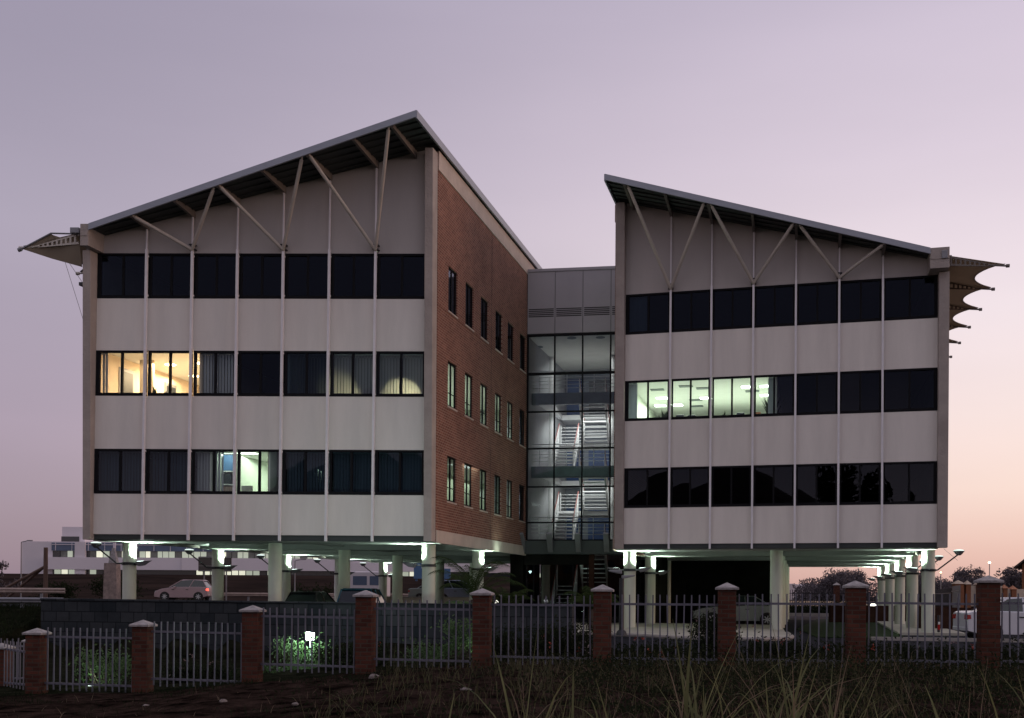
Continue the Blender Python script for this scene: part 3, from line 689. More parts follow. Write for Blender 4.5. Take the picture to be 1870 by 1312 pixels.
for i in range(5):
    mb = MB()
    for z0, z1 in zip(ZS, ZS[1:]):
        a0, a1 = i*PW+.035, min((i+1)*PW-.035, SA1)
        if a0 < a1: mb.quad(FA(a0, 0, z0+.035), FA(a1, 0, z0+.035), FA(a1, 0, z1-.035), FA(a0, 0, z1-.035))
    mb.build('curtain_glass', 'glass_lit', BROOT)
mb = MB(); mb.box(FA, -.2, SA1+.2, .1, 9, 13.62, 13.72); mb.build('ceiling', 'ceiling_tile', BROOT)
mb = MB(); mb.box(FA, -3.2, SA1+.2, 8.5, 8.7, 3.3, 16.6); mb.build('back_wall', 'stair_back', BROOT)
mb = MB(); mb.box(FL, .02, .06, 13.62, 22.3, 4.0, 13.61); mb.build('inner_wall', 'inner_wall', BROOT)
for z in (11.0, 7.5, 4.0):
    mb = MB()
    mb.box(FA, .0, SA1, .75, .95, z-.48, z+.06); mb.build('landing_beam', 'teal_beam', BROOT)
    mb = MB(); mb.box(FA, .0, SA1, .96, 2.3, z-.25, z); mb.box(FA, .0, .9, 2.3, 8.5, z-.25, z); mb.box(FA, 0, SA1, 6.9, 8.5, z-.25, z); mb.build('landing', 'white_wall', BROOT)
    mb = MB()
    for h in (.25, .42, .59, .76, .93): mb.tube(FA(.05, .85, z+.06+h), FA(SA1, .85, z+.06+h), .014, None, 6)
    mb.tube(FA(.05, .85, z+1.12), FA(SA1, .85, z+1.12), .025, None, 8)
    for a in (.5, 1.8, 3.1, 4.4): mb.tube(FA(a, .85, z+.06), FA(a, .85, z+1.12), .022, None, 6)
    mb.build('landing_railing', 'rail_white', BROOT)
def flight(s0, s1, t0, z0, t1, z1, ns=9):
    st = MB()
    for a in (s0, s1-.05):
        st.prism([FA(a, t0, z0-.30), FA(a, t1, z1-.30), FA(a, t1, z1), FA(a, t0, z0)], [FA(a+.05, t0, z0-.30), FA(a+.05, t1, z1-.30), FA(a+.05, t1, z1), FA(a+.05, t0, z0)])
    for k in range(ns):
        f = (k+.5)/ns; t = lerp(t0, t1, f); z = lerp(z0, z1, f)
        st.box(FA, s0+.05, s1-.05, t-.14, t+.14, z-.045, z)
    o = st.build('stair_flight', 'rail_white', BROOT)
    rl_ = MB()
    for a in (s0+.02, s1-.02):
        for h in (.2, .36, .52, .68, .84): rl_.tube(FA(a, t0, z0+h), FA(a, t1, z1+h), .014, None, 6)
        for f in (0, .33, .66, 1): rl_.tube(FA(a, lerp(t0, t1, f), lerp(z0, z1, f)), FA(a, lerp(t0, t1, f), lerp(z0, z1, f)+1.0), .02, None, 6)
    rl_.build('handrail', 'rail_white', o)
    h_ = MB()
    for a in (s0+.02, s1-.02): h_.tube(FA(a, t0, z0+1.0), FA(a, t1, z1+1.0), .028, None, 8)
    h_.build('grip_rail', 'rail_red', o)
for z in (4.0, 7.5):
    flight(.95, 2.0, 2.2, z, 5.0, z+1.75); flight(2.25, 3.55, 5.0, z+1.75, 2.2, z+3.5)
    mb = MB(); mb.box(FA, .9, 3.6, 5.0, 6.1, z+1.52, z+1.75)
    mb.build('mid_landing', 'white_wall', BROOT)
    mb = MB()
    for h in (.25, .42, .59, .76, .93): mb.tube(FA(.95, 6.0, z+1.75+h), FA(3.55, 6.0, z+1.75+h), .016, None, 6)
    for a in (.95, 2.1, 3.55): mb.tube(FA(a, 6, z+1.75), FA(a, 6, z+2.8), .03, None, 6)
    mb.build('landing_railing', 'rail_white', BROOT)
flight(.95, 2.0, 1.6, .15, 4.6, 2.0); flight(2.25, 3.55, 4.6, 2.0, 2.2, 4.0)
for s in (.55, 3.75):
    mb = MB(); mb.lathe(FA(s, 4.6, 0), [(.16, 4.0), (.16, 13.6)], 20); mb.build('column', 'white_wall', BROOT, smooth=True)
for z in (4.0, 7.5, 11.0):
    mb = MB(); mb.box(FA, 1.0, 1.9, 8.4, 8.46, z+.02, z+2.2); d = mb.build('door', 'blue_door', BROOT)
    mb = MB(); mb.tube(FA(1.8, 8.36, z+.9), FA(1.8, 8.36, z+1.2), .02); mb.build('handle', 'grey_metal', d)
    mb = MB(); mb.box(FA, 2.2, 4.2, 8.42, 8.48, z+.02, z+2.1); mb.build('glazed_screen', 'monitor' if z > 10 else 'blue_door', BROOT)
gd = 'round recessed ceiling lights of the stair tower'
for (s, t), lb in zip(((2.05, .55), (3.40, .6), (.25, 2.2)), ('round recessed ceiling light in the second glass bay of the stair tower', 'round recessed ceiling light in the third glass bay of the stair tower', 'round recessed ceiling light in the first glass bay of the stair tower')):
    c = FA(s, t, 13.61); th = thing('ceiling_light', lb, 'ceiling light', c, 0, gd); mb = MB(); mb.lathe(c, [(.22, -.015), (.22, 0)], 20); mb.build('diffuser', 'teal_beam', th)
for z, e in ((13.4, 55), (10.4, 105), (6.95, 75)):
    lamp('room_light', 'AREA', FA(2.4, 4.2, z), e, (.95, .97, .95), BROOT, 2.5, FA(2.4, 5.2, z-3), sy=3)
lamp('room_light', 'POINT', FA(.6, 6.5, 9.6), 30, (.86, .92, 1), BROOT, .3)
lamp('room_light', 'POINT', FA(.6, 6.8, 6.3), 22, (.95, 1, .85), BROOT, .3)
# base of the stair tower: dark beam with grey brackets, dark entrance glass
mb = MB(); mb.box(FA, -.35, 5.6, -.35, .6, 3.34, 3.96); mb.build('entrance_beam', 'roof_under', BROOT)
for i in range(4):
    a = -.1+i*PW; mb = MB()
    mb.prism([FA(a-.12, -.36, 3.42), FA(a-.12, -.40, 3.42), FA(a-.12, -1.15, 4.22), FA(a-.12, -1.1, 4.30), FA(a-.12, -.36, 3.98)], [FA(a+.12, -.36, 3.42), FA(a+.12, -.40, 3.42), FA(a+.12, -1.15, 4.22), FA(a+.12, -1.1, 4.30), FA(a+.12, -.36, 3.98)])
    mb.build('canopy_bracket', 'grey_metal', BROOT)
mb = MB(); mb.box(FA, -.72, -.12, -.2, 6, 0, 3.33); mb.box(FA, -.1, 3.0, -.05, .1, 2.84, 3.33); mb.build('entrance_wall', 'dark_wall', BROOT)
mb = MB(); mb.box(FA, 2.98, 3.22, -.1, .2, 0, 3.33); mb.build('entrance_post', 'brown', BROOT)
mb = MB()
for a in (.0, .35, .7, 1.4, 2.2, 2.9): mb.box(FA, a, a+.05, -.02, .06, .1, 2.83)
mb.build('entrance_frame', 'frame', BROOT)
mb = MB(); mb.quad(FA(.0, .02, .1), FA(2.98, .02, .1), FA(2.98, .02, 2.83), FA(0, .02, 2.83)); mb.quad(FA(3.22, .02, .1), FA(5.4, .02, .1), FA(5.4, .02, 3.3), FA(3.22, .02, 3.3)); mb.build('entrance_glass', 'glass_clear', BROOT)
mb = MB(); mb.box(FA, -.3, 7.5, 8.0, 8.2, 0, 3.33); mb.build('back_wall', 'dark_wall', BROOT)
lamp('room_light', 'POINT', FA(2.6, 3.2, 2.9), 3, (.8, 1, .9), BROOT, .2)
# dark core wall under the right wing
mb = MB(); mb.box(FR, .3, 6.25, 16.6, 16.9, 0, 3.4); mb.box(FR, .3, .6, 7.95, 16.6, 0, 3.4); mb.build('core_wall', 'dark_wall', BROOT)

# ------------------------------------------------------------------ shade sails along the outer sides
def sails(F, sg, n=9):
    zt = 13.56; a_in = 12.5; a_out = 14.52
    ribs = [-.3+3.15*k for k in range(n)]
    for k, t in enumerate(ribs):
        mb = MB()
        # tapered castellated plate and round tip
        for d in (-.03, .03):
            pass
        nh = 9
        for j in range(nh):
            f0, f1 = j/nh, (j+.62)/nh; f2 = (j+1)/nh
            def Z(f, top): return lerp(14.08, 13.66, f) if top else lerp(13.70, 13.58, f)
            def PT(f, z, d): return F(sg*lerp(a_in, a_in+1.45, f), t+d, z)
            for fa, fb, solid in ((f0, f1, False), (f1, f2, True)):
                hh = [(Z(fa, 0), lerp(Z(fa, 0), Z(fa, 1), .22), Z(fb, 0), lerp(Z(fb, 0), Z(fb, 1), .22)), (lerp(Z(fa, 0), Z(fa, 1), .8), Z(fa, 1), lerp(Z(fb, 0), Z(fb, 1), .8), Z(fb, 1))] if not solid else [(Z(fa, 0), Z(fa, 1), Z(fb, 0), Z(fb, 1))]
                for za0, za1, zb0, zb1 in hh:
                    mb.hexa([PT(fa, za0, -.02), PT(fb, zb0, -.02), PT(fb, zb0, .02), PT(fa, za0, .02), PT(fa, za1, -.02), PT(fb, zb1, -.02), PT(fb, zb1, .02), PT(fa, za1, .02)])
        mb.tube(F(sg*(a_in+1.4), t, 13.63), F(sg*a_out, t, zt), .035, None, 8)
        mb.tube(F(sg*(a_out-.02), t, zt), F(sg*(a_out+.1), t, zt), .065, None, 10)
        rib = mb.build('sail_rib', 'steel_cream' if sg < 0 else 'rafter', BROOT)
        if k < n-1:
            t2 = ribs[k+1]; mb = MB(); NX, NT = 8, 10; i0 = len(mb.v)
            for jt in range(NT+1):
                w = jt/NT; tt = lerp(t, t2, w); bow = math.sin(math.pi*w)
                ext = lerp(a_out-.05, a_out-.05-.80, bow**.75)
                for jx in range(NX+1):
                    f = jx/NX; a = lerp(a_in, ext, f)
                    fr = (a-a_in)/(a_out-a_in)
                    z = lerp(14.09, zt+.06, fr) - .34*bow*(1-f*.55) + (0 if f else 0)
                    mb.v.append(F(sg*a, tt, z))
            for jt in range(NT):
                for jx in range(NX):
                    q = jt*(NX+1)+jx; mb.f.append((q, q+1, q+NX+2, q+NX+1)); mb.mi.append(0)
            o = mb.build('shade_sail', 'sail', BROOT, smooth=True)
            so = o.modifiers.new('thickness', 'SOLIDIFY'); so.thickness = .012
            mb = MB(); pts = [F(sg*(lerp(a_out-.05, a_out-.85, math.sin(math.pi*w/12)**.75)), lerp(t, t2, w/12), lerp(14.09, zt+.06, ((lerp(a_out-.05, a_out-.85, math.sin(math.pi*w/12)**.75))-a_in)/(a_out-a_in))-.34*math.sin(math.pi*w/12)*.45) for w in range(13)]
            mb.path(pts, .018, 6); mb.build('sail_edge_cable', 'grey_metal', o)
sails(FR, 1); sails(FL, -1, 6)
# front corner of the left sail pulled out to its own tip, with guy wires to the wall
mb = MB(); mb.quad(FL(-13.45, -.33, 14.05), FL(-14.5, -.35, 13.52), FL(-13.6, -.1, 13.25), FL(-12.5, -.1, 12.95)); mb.quad(FL(-13.45, -.33, 14.03), FL(-12.5, -.1, 12.95), FL(-12.48, -.3, 13.72))
o = mb.build('shade_sail', 'sail', BROOT); so = o.modifiers.new('thickness', 'SOLIDIFY'); so.thickness = .012
mb = MB(); mb.tube(FL(-12.5, -.35, 14.05), FL(-13.45, -.35, 14.07), .03); mb.tube(FL(-13.45, -.35, 14.07), FL(-14.55, -.35, 13.49), .035); mb.tube(FL(-14.5, -.35, 13.51), FL(-14.62, -.35, 13.47), .07, None, 10)
mb.build('sail_edge_bar', 'grey_metal', BROOT)
mb = MB(); mb.tube(FL(-13.0, -.3, 13.12), FL(-12.32, -.32, 11.05), .008, None, 5); mb.tube(FL(-12.88, -.3, 13.1), FL(-12.39, .3, 12.0), .008, None, 5); mb.build('guy_wire', 'cable', BROOT)
mb = MB(); mb.box(FL, -12.62, -12.40, -.1, .1, 12.3, 12.42); mb.build('wall_fitting', 'dark_metal', BROOT)
for t in (1.2, 7.5):
    mb = MB(); mb.tube(FR(12.6, t, 3.3), FR(13.1, t, 2.85), .006, None, 5); mb.build('guy_wire', 'cable', BROOT)

# ------------------------------------------------------------------ lamps strapped to the columns
UPC = (.72, 1.0, .80)
def column_lamp(F, s, t, sg, label, group, power, arm=True, spots=(1,)):
    """sg: outward direction of the long arm; the short spot points the other way"""
    th = thing('column_lamp', label, 'wall lamp', F(s, t, 2.5), 0, group); zc = 2.48
    mb = MB(); mb.lathe(F(s, t, 0), [(.252, zc-.05), (.275, zc-.05), (.275, zc+.05), (.252, zc+.05)], 24); mb.build('collar', 'dark_metal', th)
    if arm:
        mb = MB(); mb.path([F(s, t-.29, zc), F(s+sg*.3, t-.29, zc), F(s+sg*1.02, t-.29, zc+.58)], .028, 8); mb.build('arm', 'dark_metal', th)
        c = F(s+sg*1.06, t-.29, zc+.58)
        mb = MB(); mb.lathe(c, [(.06, -.02), (.12, .03), (.19, .12), (.215, .15), (.20, .15)], 20); h = mb.build('lamp_bowl', 'grey_metal', th, smooth=True)
        mb = MB(); mb.lathe(c, [(.198, .152), (.16, .19), (.06, .21)], 20); mb.build('lens', 'lamp_soft', h, smooth=True)
    for d in spots:
        dd = -sg*d
        c = F(s+dd*.55, t-.2, zc+.06)
        mb = MB(); mb.tube(F(s+dd*.25, t-.1, zc), F(s+dd*.5, t-.2, zc), .022, None, 6)
        q = [F(s+dd*.40, t-.3, zc-.02), F(s+dd*.40, t-.08, zc-.02), F(s+dd*.95, t-.19, zc+.09)]
        mb.prism([F(s+dd*.40, t-.32, zc+.07), F(s+dd*.40, t-.06, zc+.07), F(s+dd*.72, t-.10, zc+.10), F(s+dd*.95, t-.19, zc+.12), F(s+dd*.72, t-.28, zc+.10)],
                 [F(s+dd*.45, t-.26, zc-.09), F(s+dd*.45, t-.12, zc-.09), F(s+dd*.66, t-.14, zc-.06), F(s+dd*.80, t-.19, zc+.02), F(s+dd*.66, t-.24, zc-.06)])
        mb.build('spotlight', 'grey_metal', th)
        mb = MB(); mb.quad(F(s+dd*.42, t-.30, zc+.08), F(s+dd*.42, t-.08, zc+.08), F(s+dd*.66, t-.11, zc+.10), F(s+dd*.66, t-.27, zc+.10)); mb.build('lens', 'lamp_face', th)
        lamp('uplight', 'SPOT', F(s+dd*.50, t-.16, zc+.16), power, UPC, th, .05, F(s+dd*.36, t-.02, zc+.85), .8, 142)
        lamp('uplight_wash', 'SPOT', F(s+dd*.62, t-.18, zc+.18), power*.26, UPC, th, .08, F(s+dd*1.5, t-.02, zc+1.0), .9, 160)
UP = 480
nth = ['nearest', 'second', 'third', 'fourth', 'farthest']
for k, t in enumerate(COLT):
    column_lamp(FL, -11.63, t, -1, 'long armed uplight on the %s outer column under the left wing' % nth[k], 'long armed uplights on the left wing columns', UP)
    column_lamp(FR, 12.07, t, 1, 'long armed uplight on the %s outer column under the right wing' % nth[k], 'long armed uplights on the right wing columns', UP)
column_lamp(FL, -.62, 1.4, 1, 'short spotlight on the column below the brick corner', 'short spotlights on inner columns', UP, False)
column_lamp(FL, -.62, 7.7, -1, 'short spotlight on the inner column behind the palm', 'short spotlights on inner columns', UP, False)
column_lamp(FR, .50, 1.4, 1, 'pair of spotlights on the column beside the entrance', 'short spotlights on inner columns', UP, False, (1, -1))
column_lamp(FR, .50, 7.7, -1, 'short spotlight on the dark column behind the lamp post', 'short spotlights on inner columns', UP*.8, False)

lamp('uplight', 'SPOT', FL(.5, 8.0, 2.7), 70, UPC, D.objects['column_lamp.011'], .08, FL(.0, 8.5, 5), 1, 95)

# ------------------------------------------------------------------ block retaining wall
th = thing('retaining_wall', 'dark blockwork wall with flat coping in front of the left wing', 'wall', (-7, 36.4, -.7))
wz = lambda x: interp(x, [-16.67, -5, 1.93], [1.20, 1.15, 1.11])
WA, WB = Vector((-16.67, 38.94, 0)), Vector((1.93, 34.0, 0))
mb = MB(); back = vR*.32
def WP(x, z, d=0.): 
    f = (x+16.67)/18.6; p = WA.lerp(WB, f)+vR*d; p.z = z; return p
mb.hexa([WP(-16.67, -1.3), WP(1.93, -1.3), WP(1.93, -1.3, .34), WP(-16.67, -1.3, .34), WP(-16.67, 1.12), WP(1.93, 1.04), WP(1.93, 1.04, .34), WP(-16.67, 1.12, .34)]); mb.build('wall', 'stone_block', th)
mb = MB(); mb.hexa([WP(-16.70, 1.123, -.03), WP(1.95, 1.043, -.03), WP(1.95, 1.043, .37), WP(-16.7, 1.123, .37), WP(-16.7, 1.20, -.03), WP(1.95, 1.12, -.03), WP(1.95, 1.12, .37), WP(-16.7, 1.20, .37)]); mb.build('coping', 'stone_block', th, bevel=.015)
th = thing('parapet_wall', 'low pale wall closing the car deck behind the left wing columns', 'wall', (-4, 65, 0))
mb = MB(); mb.box(XY, -9.5, .6, 65, 65.25, 0, 1.2); mb.build('wall', 'precast', th); mb = MB(); mb.box(XY, -9.55, .65, 64.95, 65.3, 1.202, 1.27); mb.build('coping', 'concrete', th)

# ------------------------------------------------------------------ palisade fence with brick pillars
FP0 = Vector((-10.18, 23.6, 0)); fd = Vector((2.405, -.3575, 0)); fu = fd.normalized(); fn = Vector((-fu.y, fu.x, 0))
FENCE = thing('palisade_fence', 'steel picket fence between brick pillars with pale pyramid caps', 'fence', (0, 22.2, 0))
TIPZ = [.66, .86, 1.19, 1.52, 1.57, 1.66, 1.71, 1.76, 1.87, 1.88]
def pillar(c, u, n, zb, tip, w=.34):
    F = frame_at(Vector((c.x, c.y, 0)), u, n); h = w/2
    mb = MB(); mb.box(F, -h, h, -h, h, zb, tip-.15); p = mb.build('brick_pillar', 'brick_gate', FENCE, bevel=.006)
    g = h+.05; mb = MB()
    z0, z1 = tip-.15, tip-.10
    mb.box(F, -g, g, -g, g, z0+.002, z1)
    i = len(mb.v); mb.v += [F(-g+.004, -g+.004, z1), F(g-.004, -g+.004, z1), F(g-.004, g-.004, z1), F(-g+.004, g-.004, z1), F(0, 0, tip)]
    for a, b in ((0, 1), (1, 2), (2, 3), (3, 0)): mb.f.append((i+a, i+b, i+4)); mb.mi.append(0)
    mb.build('pillar_cap', 'cap_stone', p, bevel=.008)
for i in range(10):
    c = FP0+fd*i; pillar(c, fu, fn, zf(c.x)-.3, TIPZ[i])
def panel(c0, c1, rt0, rt1, rb0, rb1, top, n=14, gap=.17):
    d = (c1-c0); L = d.length; u = d/L; nn = Vector((-u.y, u.x, 0)); F = frame_at(Vector((c0.x, c0.y, 0)), u, nn)
    mb = MB(); rnd = random.Random(int(c0.x*37))
    for k in range(n):
        a = gap+.07+(L-2*gap-.14)*k/(n-1)+rnd.uniform(-.005, .005); f = (a-gap)/(L-2*gap); zt = lerp(rt0, rt1, f)+top+rnd.uniform(-.008, .008); zb = lerp(rb0, rb1, f)-.13-rnd.uniform(0, .03)
        ln = rnd.gauss(0, .011); h = .0125
        mb.prism([F(a-h, -h, zb), F(a+h, -h, zb), F(a+h, h, zb), F(a-h, h, zb)], [F(a-h+ln, -h, zt), F(a+h+ln, -h, zt), F(a+h+ln, h, zt), F(a-h+ln, h, zt)])
    p = mb.build('picket_panel', 'fence_paint', FENCE)
    for za, zb in ((rt0, rt1), (rb0, rb1)):
        mb = MB(); q = []
        for a, z in ((gap-.03, za), (L-gap+.03, zb)): q.append([F(a, .0175, z-.022), F(a, .05, z-.022), F(a, .05, z+.022), F(a, .0175, z+.022)])
        mb.prism(q[0], q[1]); mb.build('rail', 'fence_paint', p)
RT = [(.47, .46, -.53, -.56, .20), (.61, .59, -.39, -.42, .22), (.96, .94, -.04, -.07, .18), (1.14, 1.13, .10, .08, .19), (1.24, 1.24, .19, .17, .19), (1.27, 1.27, .19, .19, .19), (1.30, 1.30, .2, .2, .19), (1.33, 1.32, .23, .22, .19), (1.34, 1.34, .24, .24, .19)]
for i, (a, b, c, d, t) in enumerate(RT): panel(FP0+fd*i, FP0+fd*(i+1), a, b, c, d, t)
# the fence turns back at its left end
q0 = Vector((-12.6, 26.2, 0)); q1 = Vector((-11.9, 28.3, 0)); qm = Vector((-13.3, 24.2, 0))
pillar(Vector((-12.05, 26.0, 0)), fu, fn, -1.1, .22); pillar(Vector((-12.25, 28.2, 0)), fu, fn, -1.1, .28)
panel(Vector((-12.05, 26.0, 0)), FP0, .08, .10, -.72, -.60, .2, 10); panel(Vector((-14.5, 27.6, 0)), Vector((-12.1, 27.5, 0)), .04, .06, -.80, -.74, .2, 14)

# ------------------------------------------------------------------ garden lights
def floodlight(loc, label, e, tgt):
    th = thing('garden_light', label, 'garden light', loc, 0, 'garden lights at the foot of the wall'); L = Vector(loc)
    mb = MB(); mb.tube(L+Vector((0, 0, -.9)), L+Vector((0, 0, -.1)), .025); mb.build('post', 'grey_metal', th)
    F = frame_at(L, Vector((1, 0, 0)), Vector((0, 1, 0)))
    mb = MB(); mb.hexa([F(-.10, -.05, -.11), F(.11, -.05, -.11), F(.11, .08, -.11), F(-.10, .08, -.11), F(-.13, -.07, .12), F(.12, -.07, .09), F(.12, .08, .09), F(-.13, .08, .12)]); mb.build('lamp_head', 'grey_metal', th, bevel=.02)
    mb = MB(); mb.quad(F(-.10, -.055, -.09), F(.10, -.055, -.09), F(.11, -.073, .08), F(-.12, -.073, .11)); mb.build('lens', 'lamp_flood', th)
    lamp('flood_beam', 'POINT', L+Vector((0, -.22, .02)), e, (.72, 1, .88), th, .08)
    lamp('wall_beam', 'SPOT', L+Vector((.1, .1, .25)), 650, (.70, 1, .90), th, .08, FL(-2.0, 0, 4.2), 1, 62)
floodlight((-5.02, 27.6, .36), 'bright white floodlight on a short post above the lit bush', 120, None)
def hidden_light(loc, label, e):
    th = thing('garden_light', label, 'garden light', loc, 0, 'garden lights at the foot of the wall'); L = Vector(loc)
    mb = MB(); mb.lathe(L, [(.07, -.05), (.09, 0), (.07, .05)], 12); mb.build('lamp_head', 'grey_metal', th)
    mb = MB(); mb.lathe(L, [(.06, .052), (.05, .06)], 12); mb.build('lens', 'lamp_face', th)
    lamp('flood_beam', 'POINT', L+Vector((0, 0, .2)), e, (.78, 1, .72), th, .05)
hidden_light((-9.55, 25.0, -.75), 'small ground uplight hidden in the bush behind the second brick pillar from the left', 5)
hidden_light((-.72, 25.6, .05), 'small ground uplight beside the brick pillar left of the entrance', 7)
hidden_light((-.3, 36.6, .3), 'small uplight below the yellow green palm leaves', 6)
th = thing('bollard_light', 'white globe light on a low post near the farthest right column', 'garden light', (22.55, 68, 0))
mb = MB(); mb.tube((22.55, 68, .0), (22.55, 68, .7), .06); mb.build('post', 'dark_metal', th); mb = MB(); mb.lathe((22.55, 68, .86), [(.06, -.17), (.15, -.1), (.18, 0), (.15, .1), (.06, .17)], 16); mb.build('globe', 'lamp_globe', th, smooth=True)
lamp('glow', 'POINT', (22.3, 67.4, .9), 60, (1, .98, .8), th, .15)
th = thing('bollard_light', 'small white globe light behind the picket tops left of the entrance', 'garden light', (-.5, 44, 0))
mb = MB(); mb.tube((-.5, 44, 0), (-.5, 44, 1.0), .05); mb.build('post', 'dark_metal', th); mb = MB(); mb.lathe((-.5, 44, 1.1), [(.05, -.1), (.1, 0), (.05, .1)], 14); mb.build('globe', 'lamp_globe', th, smooth=True)
th = thing('lamp_post', 'black post with two flat angled lamp heads in front of the right wing corner column', 'lamp post', (3.75, 36.8, .1))
mb = MB(); mb.tube((3.75, 36.8, .1), (3.75, 36.8, 2.02), .085, .085, 12); mb.lathe((3.75, 36.8, .1), [(.19, 0), (.16, .12), (.09, .18)], 12); mb.build('post', 'dark_metal', th, smooth=True)
for s, zz in ((-1, .16), (1, 0)):
    mb = MB(); F = frame_at(Vector((3.75, 36.8, 2.05+zz)), Vector((s, 0, 0)), Vector((0, 1, 0)))
    mb.hexa([F(.0, -.13, -.06), F(.42, -.1, .02), F(.42, .1, .02), F(0, .13, -.06), F(.0, -.13, .06), F(.46, -.1, .07), F(.46, .1, .07), F(0, .13, .06)]); mb.build('lamp_head', 'grey_metal', th, bevel=.02)

# ------------------------------------------------------------------ vegetation
def leaf(mb, c, size, rnd, m=0, flat=0.):
    d = Vector((rnd.gauss(0, 1), rnd.gauss(0, 1), rnd.gauss(0, 1)*(1-flat))).normalized(); e = d.orthogonal().normalized(); e.rotate(Matrix.Rotation(rnd.uniform(0, 6.28), 3, d))
    a = e*size; b = d.cross(e)*size*.45; c = Vector(c); mb.quad(c-a, c+b, c+a, c-b, m=m)
def shrub(loc, rx, ry, h, n, size, label, m='leaf_dark', name='shrub', group=None, flowers=0, fm='flower_red', seed=0, cat='shrub'):
    rnd = random.Random(seed); th = thing(name, label, cat, loc, 0, group); L = Vector(loc)
    cl = [(L+Vector((rnd.uniform(-rx, rx)*.75, rnd.uniform(-ry, ry)*.7, h*rnd.uniform(.15, .8))), rnd.uniform(.25, .5)) for _ in range(max(6, int(n/60)))]
    st = MB()
    for c, r in cl: st.tube(L+Vector((rnd.uniform(-.1, .1), rnd.uniform(-.1, .1), -.15)), c, .014, .006, 5)
    st.build('stems', 'bark', th)
    mb = MB()
    for k in range(n):
        c, r = cl[k % len(cl)]; rr = r*min(rx, h)*1.0
        p = c+Vector((rnd.gauss(0, rr*.55), rnd.gauss(0, rr*.55), rnd.gauss(0, rr*.5)))
        if p.z < L.z: p.z = L.z+rnd.uniform(0, .1)
        leaf(mb, p, size*rnd.uniform(.6, 1.3), rnd)
    mb.build('foliage', m, th)
    if flowers:
        for k in range(flowers):
            mb = MB()
            c, r = rnd.choice(cl); p = c+Vector((rnd.gauss(0, r*.5*rx), -ry*.3+rnd.gauss(0, r*.3), abs(rnd.gauss(0, r*.5))+.05))
            for q in range(7): leaf(mb, p+Vector((rnd.gauss(0, .03), rnd.gauss(0, .03), rnd.gauss(0, .03))), .032, rnd)
            mb.build('flower', fm, th)
    return th
shrub((-5.05, 27.1, -.62), .75, .5, .95, 1500, .045, 'leafy bush lit white green under the bright floodlight', 'leaf_mid', seed=1)
shrub((-5.0, 26.0, -.62), 1.3, .5, .4, 1500, .045, 'low spreading bush at the foot of the bright floodlight', 'leaf_mid', seed=2)
shrub((-9.4, 25.3, -.85), .75, .45, 1.0, 1300, .045, 'green lit bush behind the second brick pillar from the left', 'leaf_mid', seed=3)
shrub((-1.05, 25.7, -.12), .55, .45, 1.05, 1300, .045, 'green lit bush against the left face of the brick pillar near the palm', 'leaf_mid', seed=4)
shrub((-1.9, 25.3, -.2), .5, .4, .5, 700, .045, 'small half lit bush in the middle of the picket bay left of the palm', 'leaf_mid', seed=5)
GD = 'dark flowering shrubs behind the pickets'
sl = [(.4, 24.6, 1.0, .8, 'dark shrub just right of the brick pillar near the palm'), (1.4, 24.2, .7, .9, 'dark shrub left of the brick pillar by the entrance'), (3.2, 24.0, .9, .7, 'dark shrub right of the brick pillar by the entrance'),
      (4.6, 24.5, .45, 1.15, 'upright dark shrub in front of the parked silver sedan'), (5.8, 24.0, .8, .8, 'dark shrub left of the pillar before the silver sedan'), (7.2, 23.4, 1.0, .8, 'dark shrub right of the pillar before the silver sedan'),
      (8.9, 23.3, 1.0, .72, 'low dark shrub midway along the sixth picket bay'), (10.4, 22.6, .9, .75, 'dark shrub against the pillar left of the outer columns'), (12.0, 22.3, .8, .95, 'dark shrub with red bloom right of the lawn'),
      (14.4, 22.4, .9, 1.0, 'tall dark shrub beside the rear of the white sedan'), (17.9, 22.1, 1.1, .9, 'dark shrub in front of the white sedan door'), (-3.6, 25.2, .9, .7, 'dark orange flowered shrub left of the pillar by the blue van'), (-7.2, 25.4, .8, .5, 'dark low shrub near the third pillar from the left')]
for i, (x, y, r, h, lb) in enumerate(sl): shrub((x, y, zf(x)-.12), r*1.15, .6, h*(.62 if x > 2 and r > .5 else 1), 3600, .04, lb, group=GD, flowers=5, fm='flower_red' if i % 3 else 'flower_pale', seed=30+i)
# rough growth outside the fence: one mass of ground cover
rnd = random.Random(5); mb = MB()
for k in range(42000):
    x = rnd.uniform(-4.5, 14.5); y = rnd.uniform(13.5, 22.3)
    if x < 1 and rnd.random() < .8: continue
    if x < -1 and y > 15 and rnd.random() < .7: continue
    f = math.sin(x*1.3+y)*math.sin(y*1.9-x*.6)
    h = max(.05, .26+.26*f+.12*sm(y, 18, 21))*sm(x, -4, 4)+.04
    leaf(mb, (x, y, gz(x, y)+rnd.uniform(0, h)), rnd.uniform(.015, .042), rnd)
tag(mb.build('ground_cover', 'leaf_dark'), 'dark tangled weeds covering the ground outside the fence', 'ground cover', kind='stuff')
def blade(mb, b, an, L, w, lean, droop, rnd, m=0, seg=6):
    d = Vector((math.cos(an), math.sin(an), 0)); pts = []
    for k in range(seg+1):
        f = k/seg; p = Vector(b)+d*(lean*L*f+droop*L*f*f*.6)+Vector((0, 0, L*(f-droop*.55*f*f*f)))
        pts.append((p, w*(1-f**1.8)+.0012))
    s = Vector((-d.y, d.x, 0)); s.rotate(Matrix.Rotation(rnd.uniform(-.9, .9), 3, 'Z'))
    i = len(mb.v)
    for p, ww in pts: mb.v += [p-s*ww, p+Vector((0, 0, -ww*.5)), p+s*ww]
    for k in range(seg):
        a = i+3*k; mb.f += [(a, a+1, a+4, a+3), (a+1, a+2, a+5, a+4)]; mb.mi += [m, m]
mb = MB()
